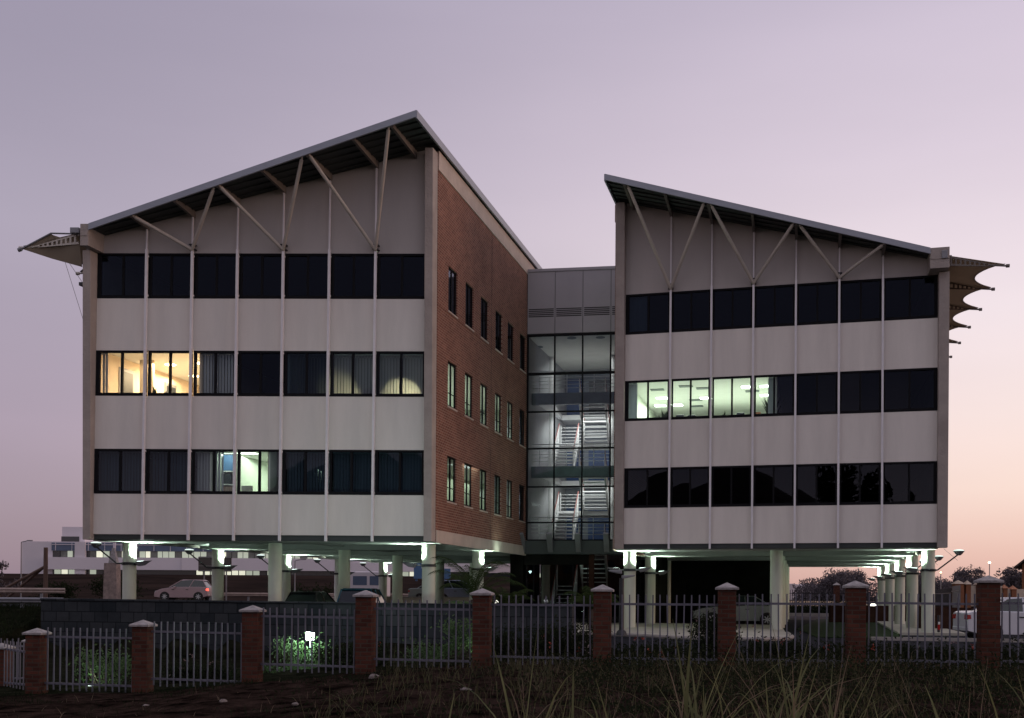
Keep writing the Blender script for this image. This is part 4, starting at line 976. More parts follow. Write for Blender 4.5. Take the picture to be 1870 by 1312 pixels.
for k in range(1100):
    x = rnd.uniform(-9, 11); y = rnd.uniform(9, 22)
    if x < -1 and rnd.random() < .72: continue
    if abs(x) > y*.52: continue
    an = rnd.uniform(0, 6.28); blade(mb, (x, y, gz(x, y)-.02), an, rnd.uniform(.1, .42)*(1 if x > 0 else .5), rnd.uniform(.002, .004), rnd.uniform(0, .6), rnd.uniform(0, 1.1), rnd, seg=4)
tag(mb.build('dry_grass', 'grass_dry'), 'thin dry grass scattered over the verge', 'grass', kind='stuff')
mb = MB()
for k in range(5500):
    x = rnd.uniform(-13, 0); y = rnd.uniform(20.8, 23.5)+ (0 if x > -6 else .3)
    if rnd.random() < .25: y = rnd.uniform(14, 21)
    if math.sin(x*1.7)+math.sin(y*2.3+x) < -.2: continue
    an = rnd.uniform(0, 6.28); blade(mb, (x, y, gz(x, y)-.02), an, rnd.uniform(.05, .17), rnd.uniform(.003, .006), rnd.uniform(0, .6), rnd.uniform(0, .8), rnd, seg=3)
tag(mb.build('short_grass', 'leaf_dark'), 'short dark grass along the foot of the fence', 'grass', kind='stuff')
leafmat('grass_rank', (.018, .024, .011), (.10, .092, .045), 1.7, .25)
mb = MB()
for k in range(9000):
    x = rnd.uniform(-2.5, 12); y = rnd.uniform(9, 22.2)
    if abs(x) > y*.52 or (x < 0 and rnd.random() < .6): continue
    f = .5+.5*math.sin(x*1.9+1.1*math.sin(y*1.3))*math.sin(y*1.6+x*.8)
    if rnd.random() > .25+f: continue
    blade(mb, (x, y, gz(x, y)-.02), rnd.uniform(0, 6.28), rnd.uniform(.15, .32)+.38*f*rnd.random(), rnd.uniform(.003, .007), rnd.uniform(0, .5), rnd.uniform(0, 1.0), rnd, seg=4)
tag(mb.build('rank_grass', 'grass_rank'), 'rank dark green grass filling the verge at the centre and right', 'grass', kind='stuff')
GC = 'clumps of long strap leaved grass in the foreground'
cl = [(-.75, 9.6, 7, 1.0, 1.35, 'clump of two long pale blades standing alone left of centre'), (.15, 9.2, 14, 1.0, 1.55, 'clump of broad green blades at the bottom centre'), (1.25, 8.8, 10, .7, 1.1, 'low arching grass clump right of the bottom centre'),
      (1.75, 10.4, 26, .8, 1.55, 'tall grass clump in front of the pillar before the silver sedan'), (2.45, 9.8, 26, .9, 1.7, 'dense grass clump with a bent thick stem before the sedan'), (3.15, 10.6, 24, .8, 1.5, 'drooping grass clump below the sixth picket bay'),
      (3.75, 9.0, 20, .7, 1.35, 'grass clump with pale tips before the lawn'), (3.1, 8.3, 14, .5, .95, 'low yellowish clump at the bottom right of centre'), (6.2, 12.6, 18, .5, .9, 'sparse brown clump near the last brick pillar'), (.9, 10.9, 10, .6, 1.0, 'thin dry clump between the bottom centre and the tall clumps')]
for i, (x, y, n, l0, l1, lb) in enumerate(cl):
    n = int(n*1.05)
    rn = random.Random(90+i); b = (x, y, gz(x, y)-.03); th = thing('grass_clump', lb, 'grass clump', b, 0, GC)
    for nm, mm, cnt in (('green_blades', 'grass_green', n), ('dry_blades', 'grass_dry', n//2)):
        mb = MB()
        for k in range(cnt):
            an = rn.uniform(0, 6.28); bb = (x+rn.gauss(0, .12), y+rn.gauss(0, .12), b[2])
            blade(mb, bb, an, rn.uniform(l0*.6, l1*1.06), rn.uniform(.006, .022) if cnt == n else rn.uniform(.003, .009), rn.uniform(0, .5), rn.uniform(0, .9)**1.5, rn)
        mb.build(nm, mm, th)
mb = MB()
for k in range(7000):
    x = rnd.uniform(-24, -16.7); y = rnd.uniform(29, 43.5)
    blade(mb, (x, y, gz(x, y)-.02), rnd.uniform(0, 6.28), rnd.uniform(.15, .4), .012, rnd.uniform(0, .6), rnd.uniform(0, .8), rnd, seg=2)
tag(mb.build('bank_grass', 'leaf_dark'), 'dark grass on the bank left of the block wall', 'grass', kind='stuff')
# stones and litter on the bare earth
for i, (x, y, s, lb) in enumerate(((-4.6, 17.6, .07, 'pale angular stone left of the bottom centre'), (-6.2, 18.7, .06, 'small pale stone on the earth below the third pillar'), (-.7, 17.5, .09, 'pale wedge shaped stone on the bare earth'), (-3.3, 16.9, .06, 'flat pale stone at the bottom edge'), (-2.6, 21, .12, 'long flat stone on the edge of the bank'), (-6.6, 17.2, .05, 'tiny white stone at the lower left'))):
    mb = MB(); rn = random.Random(i); pr = [(s*rn.uniform(.8, 1), 0), (s*.9, s*.4), (s*.4, s*.7)]; mb.lathe((x, y, gz(x, y)-.01), pr, 7)
    for v in mb.v: v.x += rn.uniform(-.2, .2)*s; v.y += rn.uniform(-.2, .2)*s
    tag(mb.build('stone', 'rock'), lb, 'stone', 'stones on the bare earth')
th = thing('boulder', 'pale rounded boulder among the shrubs below the entrance', 'boulder', (1.85, 26.5, 0)); mb = MB(); mb.lathe((1.85, 26.5, -.1), [(.3, 0), (.33, .2), (.2, .36), (.07, .42)], 12)
for v in mb.v: v.x += .05*math.sin(v.z*20+v.y*9)
mb.build('rock', 'rock', th, smooth=True)
# palms
def palm(loc, h, fl, n, label, trunk=.6, m='leaf_palm', seed=0, th_=None):
    rnd = random.Random(seed); th = thing('palm', label, 'palm', loc); L = Vector(loc); c = L+Vector((0, 0, trunk))
    mb = MB(); mb.tube(L+Vector((0, 0, -.2)), c, .15, .11, 10); mb.build('trunk', 'bark', th)
    mb = MB()
    for k in range(n):
        an = k*2.4+rnd.uniform(-.2, .2); el = rnd.uniform(.75, 1.45); F_ = fl*rnd.uniform(.75, 1.1)
        d = Vector((math.cos(an), math.sin(an), 0)); pts = []
        for q in range(11):
            f = q/10; ang = el-1.5*f*f
            p = (pts[-1]+ (d*math.cos(ang)+Vector((0, 0, math.sin(ang))))*F_/10) if pts else c.copy()
            pts.append(p)
        mb.path(pts, .012, 4); s = Vector((-d.y, d.x, 0))
        for q in range(2, 11):
            p = pts[q]; dirv = (pts[q]-pts[q-1]).normalized()
            for sd in (-1, 1):
                for ex in (0, .33, .66):
                    pp = p-dirv*F_/10*ex; ln = .34*math.sin(math.pi*min(1, (q-ex)/10.5))+.08; tip = pp+(s*sd*.75+dirv*.8)*ln+Vector((0, 0, -ln*.45)); w = dirv*.014
                    mb.quad(pp-w, pp+w, tip)
    mb.build('fronds', m, th)
palm((-1.25, 37.8, 0), 2, 2.1, 19, 'tall palm with arching fronds in front of the lit column left of the entrance', 1.25, seed=3)
palm((-.2, 39.6, 0), 2, 1.45, 24, 'short bushy palm beside the dark entrance wall', .75, seed=5)
palm((-1.75, 36.2, .6), 2, .75, 9, 'small yellow green palm lit from below at the wall top', .2, 'leaf_mid', seed=8)
palm((3.1, 41.5, 0), 2, 1.4, 16, 'dark palm beside the column with twin spotlights', .9, seed=9)
def tree(loc, h, r, label, m='leaf_far', n=900, size=.5, seed=0, name='tree', group=None, trunk=.25, clumps=14, flat=1., low=.3):
    rnd = random.Random(seed); th = thing(name, label, 'tree', loc, 0, group); L = Vector(loc)
    tb = MB(); tb.tube(L+Vector((0, 0, -.3)), L+Vector((0, 0, h*.55)), trunk, trunk*.5, 8); cs = []
    for k in range(clumps):
        an = rnd.uniform(0, 6.28); rr = r*math.sqrt(rnd.random())*.85; z = h*rnd.uniform(low, .95); rr *= math.sqrt(max(.15, 1-((z/h-.5)/.62)**2))
        c = L+Vector((math.cos(an)*rr, math.sin(an)*rr, z)); cs.append((c, r*rnd.uniform(.22, .42)))
        tb.tube(L+Vector((0, 0, h*rnd.uniform(.2, .5))), c, trunk*.3, trunk*.08, 5)
    tb.build('trunk', 'bark', th); mb = MB()
    for k in range(n):
        c, q = cs[k % len(cs)]; d = Vector((rnd.gauss(0, 1), rnd.gauss(0, 1), rnd.gauss(0, .8))); d = d.normalized()*q*rnd.random()**.4
        leaf(mb, c+d, size*rnd.uniform(.6, 1.4), rnd)
    mb.build('crown', m, th); return th
GT = 'hazy trees along the horizon at the right'
TT = [(59.5, 6.8, 2.4, 'narrow tree at the left of the distant clump seen between the columns'), (62.5, 7.6, 3.4, 'broad tree in the middle of the distant clump between the columns'), (66, 7.4, 3.2, 'rounded tree at the right of the distant clump between the columns'), (70.5, 6.4, 3, 'low distant tree behind the farthest outer columns'),
      (76.5, 7.0, 2.6, 'distant tree just right of the nearest outer column'), (80, 6.9, 2.6, 'distant tree left of the dip in the tree line'), (83.6, 6.0, 2.6, 'small distant tree in the dip of the tree line'), (86.8, 8.3, 2.9, 'tallest distant tree left of the bright mast light'), (90.2, 6.9, 2.6, 'low distant tree below the bright mast light'), (93.2, 8.5, 3.0, 'broad distant tree right of the bright mast light'), (96.5, 7.0, 2.8, 'distant tree left of the gabled house'), (100.5, 7.3, 2.8, 'distant tree half hidden by the gabled house'), (78, 5.0, 3.4, 'low distant tree filling the gap behind the pillar caps'), (89, 5.2, 4, 'wide low distant tree under the mast')]
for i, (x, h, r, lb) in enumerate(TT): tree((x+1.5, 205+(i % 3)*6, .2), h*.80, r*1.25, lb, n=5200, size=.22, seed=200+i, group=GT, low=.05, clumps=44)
mb = MB(); rn = random.Random(4)
for k in range(26000):
    x = rn.choice((rn.uniform(57, 70), rn.uniform(74, 108), rn.uniform(74, 108))); y = rn.uniform(206, 222); leaf(mb, (x, y, .2+rn.random()*(3.7+.7*math.sin(x*.55)+.5*math.sin(x*1.7+1)+.35*math.sin(x*4.1))), .26, rn)
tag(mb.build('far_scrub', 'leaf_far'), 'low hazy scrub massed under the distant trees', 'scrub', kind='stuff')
tree((-43, 92, .8), 3.3, 1.6, 'small dark tree at the far left edge', n=900, size=.14, seed=300, low=.15)
for i, (x, y, r, h, lb) in enumerate(((-31, 86, 2.2, 1.6, 'dark bush behind the leaning timber pole'), (-36.5, 88, 2.0, 1.3, 'dark bush left of the leaning timber pole'), (-25, 88, 3, 1.2, 'long dark bush behind the pink streaked car'), (-17, 90, 3, 1.3, 'dark hedge behind the far road between the columns'))):
    shrub((x, y, .8), r, .8, h, 1200, .12, lb, 'leaf_dark', seed=400+i, group='dark bushes beyond the road')

# ------------------------------------------------------------------ background on the left
th = thing('hospital_block', 'long white two storey building with ribbon windows across the road', 'building', (-33, 200, 4.4))
B0, B1, YB = -89.4, 24., 200
mb = MB(); mb.box(XY, B0, B1, YB+.6, YB+14, 4.3, 10.55); mb.build('wall', 'bld_white', th)
mb = MB(); mb.box(XY, B0-2, B1+20, YB-1.5, YB+.5, 2.0, 4.52); mb.build('base_wall', 'bld_base', th)
mb = MB(); mb.box(XY, B0+4.3, -60, YB-.3, YB+.55, 5.45, 7.68); mb.box(XY, -59.9, -4, YB-.5, YB+.55, 5.45, 7.68); mb.build('balcony_band', 'bld_white', th)
mb = MB(); mb.box(XY, -3.9, B1, YB-.6, YB+.55, 5.3, 7.9); mb.build('balcony_band', 'bld_pink', th)
mb = MB(); mb.box(XY, B0+5.5, B1-14, YB+.3, YB+.58, 8.9, 10.35); mb.build('blue_glazing', 'bld_blue', th)
mb = MB(); mb.box(XY, B0+5.6, B1-.5, YB+.575, YB+.595, 7.70, 8.87); mb.box(XY, B0+5.6, B1-.5, YB+.575, YB+.595, 4.53, 5.44); mb.build('window_band', 'win_dark', th)
mb = MB()
for k in range(30): x = B0+6.2+k*3; mb.box(XY, x, x+.1, YB+.22, YB+.29, 8.9, 10.35)
mb.box(XY, B0+5.6, B1-14, YB+.2, YB+.29, 9.95, 10.08); mb.build('glazing_bar', 'bld_white', th)
for x in (-79.5, -72.5): mb = MB(); mb.box(XY, x, x+1.9 if x < -75 else x+.4, YB-.1, YB+.56, 4.55, 10.5); mb.build('pier', 'bld_white', th)
rn = random.Random(12); x = B0+6; WM = ['win_lit', 'win_dim', 'win_dim', 'win_grey', 'win_dark', 'win_grey', 'win_dim', 'win_grey']
while x < B1-1:
    w = rn.choice((.8, .9, .9, 1.0, 1.1)); 
    if not -79.6 < x < -77: mb = MB(); mb.box(XY, x, x+w, YB+.45, YB+.57, 7.72, 8.84); mb.build('window', rn.choice(WM), th)
    x += w+.14
x = B0+6
while x < B1-1:
    w = 1.1
    lit = math.sin(x*.21)+rn.random() > .85
    if not -79.6 < x < -77 and not -70 < x < -60: mb = MB(); mb.box(XY, x, x+w, YB+.45, YB+.57, 4.56, 5.42); mb.build('window', rn.choice(('win_lit', 'win_dim')) if lit else 'win_dark', th)
    x += w+.2
mb = MB(); mb.box(XY, -83.1, -78.9, YB+3, YB+8, 10.55, 13.4); mb.build('plant_room', 'bld_white', th); mb = MB(); mb.box(XY, -83.2, -79.9, YB+2.9, YB+2.99, 10.6, 11.6); mb.build('window', 'win_dark', th)
mb = MB(); mb.box(XY, -13.2, -12.2, 150, 151, 3.5, 6.5); mb.box(XY, -12.2, -8.2, 150, 151, 3.5, 4.9); mb.box(XY, -13, -12.7, 150.2, 150.6, 2.5, 3.5); mb.box(XY, -9.2, -8.9, 150.2, 150.6, 2.5, 3.5)
tag(mb.build('sign_structure', 'board_blue'), 'dark blue L shaped hoarding between the columns in front of the far building', 'hoarding')
for x, w, h in ((-70, 5, 1.0), (-58, 3, .7), (-41, 6, .8), (-22, 4, 1.1)): mb = MB(); mb.box(XY, x, x+w, YB+4, YB+8, 10.55, 10.55+h); mb.build('roof_plant', 'grey_metal', th)
gp = 'thin lighting poles along the far road'
for x, y, h, lb in ((-37.5, 84, 5.2, 'thin grey lighting pole left of the braced timber pole'), (-16.5, 84, 3.9, 'short thin lighting pole seen between the first and second columns'), (-6.8, 88, 3.6, 'thin lighting pole behind the lit inner columns')):
    tp = thing('lighting_pole', lb, 'lighting pole', (x, y, .8), 0, gp)
    mb = MB(); mb.tube((x, y, .7), (x, y, h), .06, .04, 8); mb.build('post', 'grey_metal', tp)
    mb = MB(); mb.path([(x, y, h), (x+.5, y, h+.12)], .03, 6); mb.box(XY, x+.45, x+.85, y-.08, y+.08, h+.08, h+.16); mb.build('lamp_head', 'grey_metal', tp)
th = thing('timber_pole', 'leaning braced timber pole at the far left beyond the barrier', 'pole', (-33.5, 79, .8))
mb = MB(); mb.tube((-33.5, 79, .6), (-33.5, 79, 4.6), .17, .15, 10); mb.build('post', 'wood', th)
for dx, yy in ((-4.6, 79), (-3.6, 80.2)): mb = MB(); mb.tube((-33.6, 79, 3.2), (-33.5+dx, yy, .7), .10, .10, 8); mb.build('brace', 'wood', th)
th = thing('stone_pylon', 'tapered brown stone pylon with a white pointed top beyond the barrier', 'pylon', (-28.6, 79, .8))
mb = MB(); F = frame_at(Vector((-28.6, 79, 0)), Vector((1, 0, 0)), Vector((0, 1, 0)))
mb.hexa([F(-.62, -.4, .6), F(.36, -.4, .6), F(.36, .5, .6), F(-.62, .5, .6), F(-.55, -.38, 3.5), F(.33, -.38, 3.5), F(.33, .45, 3.5), F(-.55, .45, 3.5)]); mb.build('shaft', 'stone_pylon', th)
mb = MB(); mb.hexa([F(-.25, -.385, 3.503), F(.33, -.385, 3.503), F(.33, .2, 3.503), F(-.25, .2, 3.503), F(-.05, -.2, 4.6), F(.12, -.2, 4.6), F(.12, 0, 4.6), F(-.05, 0, 4.6)]); mb.build('cap', 'cap_stone', th)
th = thing('road_sign', 'dark rectangular road sign on two posts seen behind a column', 'sign', (-21.3, 79, .8))
mb = MB(); mb.box(XY, -22.5, -20.1, 79, 79.06, 2.95, 4.02); mb.build('board', 'car_black', th, bevel=.05)
mb = MB(); mb.box(XY, -22.46, -20.14, 78.985, 78.999, 2.99, 3.02); mb.box(XY, -22.46, -20.14, 78.985, 78.999, 3.95, 3.98); mb.box(XY, -22.46, -20.14, 78.985, 78.999, 3.34, 3.36); mb.build('board_lines', 'paper', th)
for x in (-22.1, -20.5): mb = MB(); mb.tube((x, 79.15, .7), (x, 79.15, 3.0), .05); mb.build('post', 'grey_metal', th)
def guard(x0, y0, x1, y1, z, h, label, n, m='barrier', th0=.06):
    th = thing('crash_barrier', label, 'crash barrier', ((x0+x1)/2, (y0+y1)/2, z-.6)); a = Vector((x0, y0, z)); b = Vector((x1, y1, z)); u = (b-a).normalized(); nn = Vector((-u.y, u.x, 0)); F = frame_at(Vector((x0, y0, 0)), u, nn); L = (b-a).length
    q = [[F(s, d, z+hh) for d, hh in ((0, 0), (-th0, h*.2), (-th0, h*.35), (0, h*.5), (-th0, h*.65), (-th0, h*.8), (0, h), (.03, h), (.03, 0))] for s in (0, L)]
    mb = MB(); mb.prism(q[0], q[1]); mb.build('rail', m, th)
    for k in range(n): s = L*(k+.5)/n; mb = MB(); mb.box(F, s-.07, s+.07, .035, .15, z-.75, z+h*.8); mb.build('post', 'grey_metal', th)
guard(-50, 66.6, -26.2, 64.5, 1.32, .32, 'pale crash barrier at the far left ending near the first column', 8)
guard(-34, 43.4, -17.2, 42.2, .98, .22, 'dull grey crash barrier left of the block wall', 5, 'grey_metal')
guard(-24.5, 84, 2, 84, 1.15, .28, 'long pale crash barrier beyond the far road between the columns', 9)
guard(-12.5, 69.6, -8.5, 69.4, .95, .25, 'short pale barrier length left of the black hatchback', 2)

# ------------------------------------------------------------------ vehicles
def car(name, label, loc, rz, L, Wd, prof, glass_prof, body, wheels, wr=.30, tail='lens_red', group=None, roofc=None, cat='car'):
    """prof: (x, z) outline of the body side from rear bottom over the top to the front bottom; glass_prof: greenhouse outline"""
    th = thing(name, label, cat, (0, 0, 0), 0, group); h = Wd/2
    # body: loft of the side outline across the width with rounded flanks
    ys_ = [(-h, .90, .03), (-h*.97, 1.0, 0), (h*.97, 1.0, 0), (h, .90, .03)]
    mb = MB(); n = len(prof); zc = .55; 
    for y, k, d in ys_:
        for x, z in prof: mb.v.append(Vector(((x-L/2)*(1-.02*(k < 1))+L/2-L/2, y, zc+(z-zc)*k)))
    for a in range(3):
        for i in range(n):
            j = (i+1) % n; mb.f.append((a*n+i, a*n+j, (a+1)*n+j, (a+1)*n+i)); mb.mi.append(0)
    mb.f.append(tuple(range(n))); mb.f.append(tuple(reversed(range(3*n, 4*n)))); mb.mi += [0, 0]
    bo = mb.build('body', body, th, world=False, bevel=.03, smooth=True)
    # greenhouse tapering inward
    gb = [g for g in glass_prof]; zb = min(z for x, z in gb); zt = max(z for x, z in gb)
    mb = MB(); m = len(gb)
    for sgn in (-1, 1):
        for x, z in gb:
            f = (z-zb)/(zt-zb); mb.v.append(Vector((x-L/2, sgn*(h*.93-.20*f), z)))
    for i in range(m):
        j = (i+1) % m; mb.f.append((i, j, m+j, m+i)); mb.mi.append(0)
    mb.f.append(tuple(range(m))); mb.f.append(tuple(reversed(range(m, 2*m)))); mb.mi += [0, 0]
    mb.build('glasshouse', 'car_glass', th, world=False, bevel=.02)
    # roof skin and pillars in body colour
    tops = sorted([(x, z) for x, z in gb if z > zt-.12]); x0, x1 = tops[0][0], tops[-1][0]
    mb = MB(); mb.hexa([(x0-.06-L/2, -(h*.93-.19), zt-.05), (x1+.06-L/2, -(h*.93-.19), zt-.05), (x1+.06-L/2, h*.93-.19, zt-.05), (x0-.06-L/2, h*.93-.19, zt-.05), (x0+.05-L/2, -(h*.93-.26), zt+.035), (x1-.05-L/2, -(h*.93-.26), zt+.035), (x1-.05-L/2, h*.93-.26, zt+.035), (x0+.05-L/2, h*.93-.26, zt+.035)])
    lo = sorted([(x, z) for x, z in gb if z < zb+.12]); a0, a1 = lo[0][0], lo[-1][0]
    for sgn in (-1, 1):
        for bx, tx in ((a0, x0), (a1, x1), ((a0+a1)/2-.1, (x0+x1)/2-.1)):
            mb.tube((bx-L/2, sgn*(h*.93), zb-.01), (tx-L/2, sgn*(h*.93-.195), zt), .035, .03, 6)
    mb.build('roof_panel', roofc or body, th, world=False, bevel=.03, smooth=True)
    for wx in wheels:
        for sgn in (-1, 1):
            mb = MB(); c = Vector((wx-L/2, sgn*(h-.10), wr)); mb.tube(c-Vector((0, .11, 0)), c+Vector((0, .11, 0)), wr, None, 24); w = mb.build('wheel', 'tyre', th, world=False, smooth=True)
            mb = MB(); f = c+Vector((0, sgn*.112, 0)); mb.tube(f, f+Vector((0, sgn*.008, 0)), wr*.24, None, 12)
            for q in range(7):
                an = q*.8976; e = Vector((math.cos(an), 0, math.sin(an))); s_ = Vector((-math.sin(an), 0, math.cos(an)))*.03
                yy = Vector((0, sgn*.006, 0)); mb.quad(f+yy+e*wr*.15-s_, f+yy+e*wr*.64-s_*.8, f+yy+e*wr*.64+s_*.8, f+yy+e*wr*.15+s_)
            mb.build('rim', 'rim', w, world=False)
            mb = MB(); c2 = Vector((wx-L/2, sgn*(h+.003), wr)); mb.tube(c2, c2+Vector((0, sgn*.004, 0)), wr*1.16, None, 24); mb.build('wheel_arch', 'car_black', th, world=False)
            for o in (w,): pass
    for o in list(th.children): pass
    zt0 = .72
    for sgn in (-1, 1):
        mb = MB(); mb.hexa([(-L/2-.01, sgn*(h*.93-.28), zt0), (-L/2-.01, sgn*(h+.008), zt0), (-L/2+.11, sgn*(h+.008), zt0+.02), (-L/2+.2, sgn*(h*.93-.28), zt0+.02), (-L/2+.0, sgn*(h*.93-.28), zt0+.15), (-L/2+.0, sgn*(h+.008), zt0+.15), (-L/2+.09, sgn*(h+.008), zt0+.15), (-L/2+.18, sgn*(h*.93-.28), zt0+.15)]); mb.build('taillight', tail, th, world=False)
        mb = MB(); mb.hexa([(L/2-.22, sgn*(h*.93-.3), .58), (L/2-.22, sgn*(h+.006), .58), (L/2-.0, sgn*(h*.9), .58), (L/2+.01, sgn*(h*.93-.3), .58), (L/2-.24, sgn*(h*.93-.3), .72), (L/2-.24, sgn*(h+.006), .72), (L/2-.06, sgn*(h*.9), .70), (L/2-.03, sgn*(h*.93-.3), .70)]); mb.build('headlight', 'lens_clear', th, world=False)
        mb = MB(); mb.box(lambda a, b, z: Vector((a, b, z)), .35, .48, sgn*h, sgn*(h+.16), .92, 1.03); mb.build('mirror', body, th, world=False, bevel=.02)
        for dx in (-.45, .55): mb = MB(); mb.tube((dx-.09, sgn*(h+.012), .80), (dx+.09, sgn*(h+.012), .80), .022, None, 8); mb.build('door_handle', 'plastic_black', th, world=False)
    mb = MB(); mb.box(lambda a, b, z: Vector((a, b, z)), -L/2-.03, -L/2+.1, -h*.92, h*.92, .32, .46); mb.box(lambda a, b, z: Vector((a, b, z)), L/2-.1, L/2+.03, -h*.92, h*.92, .30, .44); mb.build('bumper', body, th, world=False, bevel=.03)
    th.location = loc; th.rotation_euler = (0, 0, rz); return th
SED = [(.0, .34), (.0, .62), (.02, .92), (.15, .98), (1.05, 1.0), (2.9, .96), (3.9, .84), (4.25, .72), (4.35, .55), (4.35, .30), (3.9, .22), (.4, .22)]
SEDG = [(.55, .97), (1.35, 1.38), (1.9, 1.42), (2.5, 1.38), (3.25, .94)]
HAT = [(.0, .34), (.0, .70), (.05, .98), (.6, 1.0), (2.4, .98), (3.3, .84), (3.7, .70), (3.8, .50), (3.8, .28), (3.4, .22), (.4, .22)]
HATG = [(.06, .97), (.40, 1.42), (1.2, 1.48), (1.9, 1.42), (2.75, .95)]
VANG = [(.05, .97), (.12, 1.55), (.8, 1.62), (1.9, 1.60), (2.75, .95)]
car('sedan', 'silver grey sedan parked in the shade under the right wing', (11.25, 54.3, 0), R_(180-8), 4.35, 1.68, SED, SEDG, 'car_silver', (.78, 3.42))
car('sedan', 'white sedan parked beyond the fence at the right edge', (17.38, 36.8, 0), R_(-6), 4.35, 1.68, SED, SEDG, 'car_white', (.78, 3.42))
car('hatchback', 'black hatchback parked on the car deck beside the third front column', (-9.0, 50.5, 0), R_(80), 3.8, 1.66, HAT, HATG, 'car_black', (.65, 3.05))
car('hatchback', 'second black hatchback parked just right of the first one', (-7.25, 54.5, 0), R_(80), 3.8, 1.66, HAT, HATG, 'car_black', (.65, 3.05))
car('minivan', 'bright blue minivan parked left of the fourth brick pillar', (-6.15, 46.5, 0), R_(86), 3.9, 1.72, HAT, VANG, 'car_blue', (.65, 3.05), roofc='car_blue', cat='van')
car('hatchback', 'blue grey hatchback beyond the low pale wall near the palm', (-3.2, 72.6, .83), R_(4), 3.8, 1.66, HAT, HATG, 'car_grey_blue', (.65, 3.05))
car('sedan', 'small pale silver car beyond the low pale wall left of the blue grey hatchback', (-4.9, 76.5, .83), R_(4), 4.35, 1.68, SED, SEDG, 'car_silver', (.78, 3.42))
car('hatchback', 'pinkish car with bright red tail light on the far road', (-23.5, 79.0, .83), R_(180), 3.8, 1.66, HAT, HATG, 'car_red', (.65, 3.05), tail='lens_red_on')
th = thing('minibus', 'white minibus with dark blue windows on the far road', 'minibus', (-10.7, 79.5, .83)); F = frame_at(Vector((-10.7, 79.5, .83)), Vector((1, 0, 0)), Vector((0, 1, 0)))
mb = MB(); mb.box(F, -1.9, 1.9, -1.1, 1.1, .35, 2.2); mb.build('body', 'bld_white', th, bevel=.12)
for k in range(3): mb = MB(); mb.box(F, -1.75+k*1.2, -.75+k*1.2, -1.115, -1.09, 1.2, 1.85); mb.build('window', 'bld_blue', th)
for x in (-1.2, 1.2):
    for y in (-.98, .98): mb = MB(); mb.tube(F(x, y-.12, .42), F(x, y+.14*(1 if y > 0 else -1)*.9, .42), .42, None, 20); mb.build('wheel', 'tyre', th)

# ------------------------------------------------------------------ right hand background
th = thing('boundary_wall', 'garden wall of orange brick posts and pale precast panels behind the white sedan', 'wall', (26, 60, 0))
mb = MB(); mb.box(XY, 17.6, 31, 60.3, 60.5, 0, .95); mb.build('base_wall', 'brown', th)
for x, w, z in ((24.62, .50, 2.18), (25.12, .26, 2.16), (25.72, .26, 2.14), (27.15, .22, 1.95), (27.62, .26, 1.90)):
    mb = MB(); mb.box(XY, x-w/2, x+w/2, 60, 60.4, 0, z); p = mb.build('post', 'orange_brick', th)
    mb = MB(); i = 0; g = w/2+.06; mb.v = [Vector(q) for q in ((x-g, 59.94, z), (x+g, 59.94, z), (x+g, 60.46, z), (x-g, 60.46, z), (x, 60.2, z+.22))]; mb.f = [(0, 1, 4), (1, 2, 4), (2, 3, 4), (3, 0, 4), (3, 2, 1, 0)]; mb.mi = [0]*5; mb.build('cap', 'precast' if x < 26 else 'orange_cap', p)
for x0, x1, z in ((25.26, 25.58, 2.1), (25.86, 27.03, 2.08), (27.27, 27.48, 1.92), (27.76, 29.5, 1.92)): mb = MB(); mb.box(XY, x0, x1, 60.12, 60.24, .96, z); mb.build('precast_panel', 'precast', th)
th = thing('gabled_house', 'orange brick house with a dark gabled roof cut by the right edge', 'house', (40, 76, 0))
hu = Vector((math.cos(R_(38)), -math.sin(R_(38)), 0)); hv = Vector((math.sin(R_(38)), math.cos(R_(38)), 0)); FH = frame_at(Vector((35.05, 75, 0)), hu, hv)
mb = MB(); mb.prism([FH(0, 0, 0), FH(9, 0, 0), FH(9, 0, 3.7), FH(4.5, 0, 7.4), FH(0, 0, 3.7)], [FH(0, 9, 0), FH(9, 9, 0), FH(9, 9, 3.7), FH(4.5, 9, 7.4), FH(0, 9, 3.7)]); mb.build('wall', 'orange_brick', th)
mb = MB()
for q in ((4.5, -.45), (4.5, 9.45)):
    mb.prism([FH(q[0], -.3, 7.62), FH(q[1], -.3, 3.56), FH(q[1], -.3, 3.42), FH(q[0], -.3, 7.44)], [FH(q[0], 9.3, 7.62), FH(q[1], 9.3, 3.56), FH(q[1], 9.3, 3.42), FH(q[0], 9.3, 7.44)])
mb.build('roof', 'roof_tile', th)
mb = MB(); mb.box(FH, 3, 4.2, -.05, -.01, 1.0, 2.2); mb.build('window', 'win_dark', th)
# side fence and field fence
def simple_fence(p0, p1, h, n, label, m, z=0.):
    th = thing('picket_fence', label, 'fence', p0); a = Vector(p0); b = Vector(p1); u = (b-a).normalized(); nn = Vector((-u.y, u.x, 0)); F = frame_at(Vector((a.x, a.y, 0)), u, nn); L = (b-a).length
    mb = MB()
    for k in range(n): s = L*k/(n-1); mb.box(F, s-.022, s+.022, -.02, .02, z, z+h)
    p = mb.build('pickets', m, th)
    for zz in (.35, h-.3): mb = MB(); mb.box(F, 0, L, .021, .06, z+zz, z+zz+.05); mb.build('rail', m, p)
simple_fence((22.6, 55, 0), (24.4, 60.4, 0), 2.05, 40, 'dark steel picket fence right of the outer columns', 'grey_metal')
simple_fence((19, 89.5, 0), (34, 86.5, 0), 1.95, 90, 'dark steel picket fence in front of the golden field', 'dark_metal')
simple_fence((24.4, 60.4, 0), (33, 86.5, 0), 1.95, 90, 'dark steel picket fence running back behind the outer columns', 'dark_metal')
th = thing('brick_gatepost', 'slim brick post with a pale cap in front of the golden field', 'pillar', (26.1, 88, 0))
